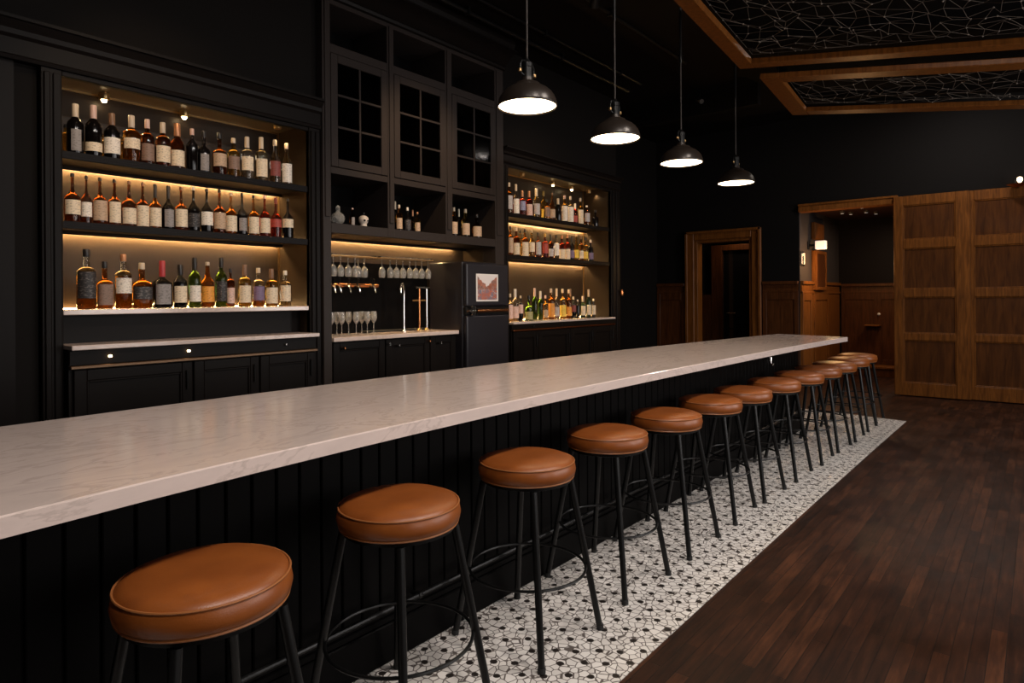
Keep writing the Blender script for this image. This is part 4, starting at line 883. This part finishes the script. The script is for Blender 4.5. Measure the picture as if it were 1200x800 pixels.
# cubbies
XQ, ZQ = -5.14, 2.25
for k, (u, v, wpx, style, glass, lab, cap, txt) in enumerate([
    (463, 236, 5, 'wine', 'dark', None, 'cream', 'slim dark bottle at the left of the middle cubby'), (467.5, 240, 7.5, 'whisky', 'amber', 'tan', 'pale', 'amber bottle with tan label, second in the middle cubby'),
    (477.4, 243, 8, 'squat', 'dark', 'black', 'white', 'squat black bottle with white cap in the middle cubby'), (483.6, 246, 4, 'wine', 'brown', None, 'copper', 'slim brown bottle beside the gold one in the middle cubby'), (489, 248.5, 6.5, 'tall', 'gold', 'tan', 'copper', 'small golden bottle at the right of the middle cubby'),
    (531.8, 243, 8.5, 'whisky', 'amber', 'tan', 'cream', 'amber bottle at the left of the right cubby'), (537.8, 245, 4, 'wine', 'clear', None, 'white', 'slim clear bottle between two amber ones in the right cubby'), (545.3, 245, 10, 'whisky', 'gold', 'tan', 'cream', 'wide golden bottle in the middle of the right cubby'),
    (558.5, 251, 11.5, 'squat', 'brown', 'tan', 'black', 'squat brown bottle at the right of the right cubby')]):
    x = XQ+(-.10 if wpx < 5.5 else 0); p = at(u, v, X=x); r = .5*wpx*depth(p)/F_PX
    bottle(x, p.y, ZQ, p.z-ZQ, r, style, glass, lab, cap, txt, 'bottles in the display cabinet cubbies', lz=(.1, .5))
# left cubby: cut glass bowl stack, decanter, skull shaped glass
p = at(395, 256, X=XQ)
o = thing('cut_glass_decanter', 'round faceted cut glass decanter at the left of the left cubby', 'decanter', (XQ, p.y, ZQ))
b = MB(); bmesh.ops.create_icosphere(b.b, subdivisions=2, radius=.066, matrix=Matrix.Translation((XQ, p.y+.01, ZQ+.068))); b.build('body', 'glass', o, 5)
MB().lathe([(.022, 0), (.018, .02), (.024, .03)], (XQ, p.y+.01, ZQ+.126), 10).build('neck', 'glass', o, 5)
b = MB(); bmesh.ops.create_icosphere(b.b, subdivisions=1, radius=.025, matrix=Matrix.Translation((XQ, p.y+.01, ZQ+.172))); b.build('stopper', 'glass', o, 5)
p = at(413, 258, X=XQ)
bottle(XQ, p.y, ZQ, .185, .028, 'cone', 'brown', 'silver', 'pink', 'slim dark bottle in the middle of the left cubby', 'bottles in the display cabinet cubbies', lz=(.08, .5), wide=30)
p = at(426, 258, X=XQ)
ZQ += .001
o = thing('skull_bottle', 'pale skull shaped bottle at the right of the left cubby', 'bottle', (XQ, p.y, ZQ))
M['frost'] = mat('frosted_white_glass', (.75, .66, .58), .35, trans=.25)
b = MB().lathe([(.030, 0), (.034, .006), (.034, .03), (.030, .040), (.044, .058), (.050, .08), (.046, .102), (.030, .118), (.012, .124)], (XQ, p.y, ZQ), 20)
b.build('skull', 'frost', o, 60)
for s in (-1, 1): MB().lathe([(.001, -.010), (.010, -.005), (.010, .005), (.001, .010)], (XQ+.040, p.y+s*.018, ZQ+.072), 10).build('eye_socket', 'cabdark', o)
MB().lathe([(.012, .122), (.011, .135), (.015, .137), (.015, .150)], (XQ, p.y, ZQ), 12).build('cap', 'iron', o)
# copper plate on the right pilaster
q = at(727, 343, X=XF+.02)
tag(MB().lathe([(.001, -.055), (.022, -.045), (.03, 0), (.022, .045), (.001, .055)], (XF+.05, 8.66, q.z), 14).build('copper_plaque', 'copper'), 'small oval copper plaque on the shelving edge near the corner', 'plaque')

# ------------------------------------------------------------------ pendant lamps
def make_pendant():
    r = thing('pendant_lamp', 'x', 'pendant lamp')
    R = .178
    MB().lathe([(R, 0), (R+.003, .004), (R+.002, .012), (R-.004, .038), (R-.014, .062), (R-.030, .084), (R-.052, .104), (R-.082, .121), (.078, .128), (.074, .140), (.056, .148), (.036, .153), (.034, .175), (.012, .176),
                (.012, .171), (.030, .148), (.070, .124), (R-.084, .114), (R-.056, .098), (R-.036, .080), (R-.020, .059), (R-.010, .036), (R-.006, .012), (R-.005, .003)], n=48, loop=True).build('shade', 'shade_out', r, 60)
    MB().lathe([(R-.007, .007), (R-.009, .012)], n=48).build('diffuser', 'bulb', r)
    MB().torus((0, 0, .002), R-.001, .004, 48, 6).build('rim', 'shade_out', r)
    MB().lathe([(.031, .174), (.031, .235), (.034, .238), (.034, .262), (.02, .272), (.01, .29)], n=24).build('socket', 'iron', r)
    for s in (-1, 1):
        k = MB().path([(0, s*.031, .185), (0, s*.060, .195), (0, s*.066, .24), (0, s*.05, .268), (0, s*.02, .272)], .005, 8).build('yoke_arm', 'iron', r)
        MB().lathe([(.001, -.012), (.012, -.008), (.012, .008), (.001, .012)], (0, s*.070, .205), 10).build('thumb_screw', 'brass', k)
    MB().tube((0, 0, .285), (0, 0, .86), .0055, n=8).build('cord', 'cord', r)
    MB().tube((0, 0, .86), (0, 0, HC-2.7-.03), .011, n=10).build('drop_rod', 'iron', r)
    MB().lathe([(.05, HC-2.7-.03), (.055, HC-2.7-.01), (.055, HC-2.7)], n=20).build('ceiling_rose', 'iron', r)
    return r
pd0 = make_pendant()
for i, p in enumerate([(618, 122.5), (721, 166), (798.5, 193), (862.5, 216)]):
    q = at(*p, X=-2.38)
    o = pd0 if i == 0 else copy_tree(pd0)
    o.location = (q.x, q.y, 2.7)
    o.scale = (1, 1, 1)
    o['group'] = 'pendant lamps over the bar'
    o['label'] = 'dark metal dome pendant lamp over the bar, %s' % ('nearest and largest in view', 'second from the viewer', 'third from the viewer', 'farthest and smallest in view')[i]
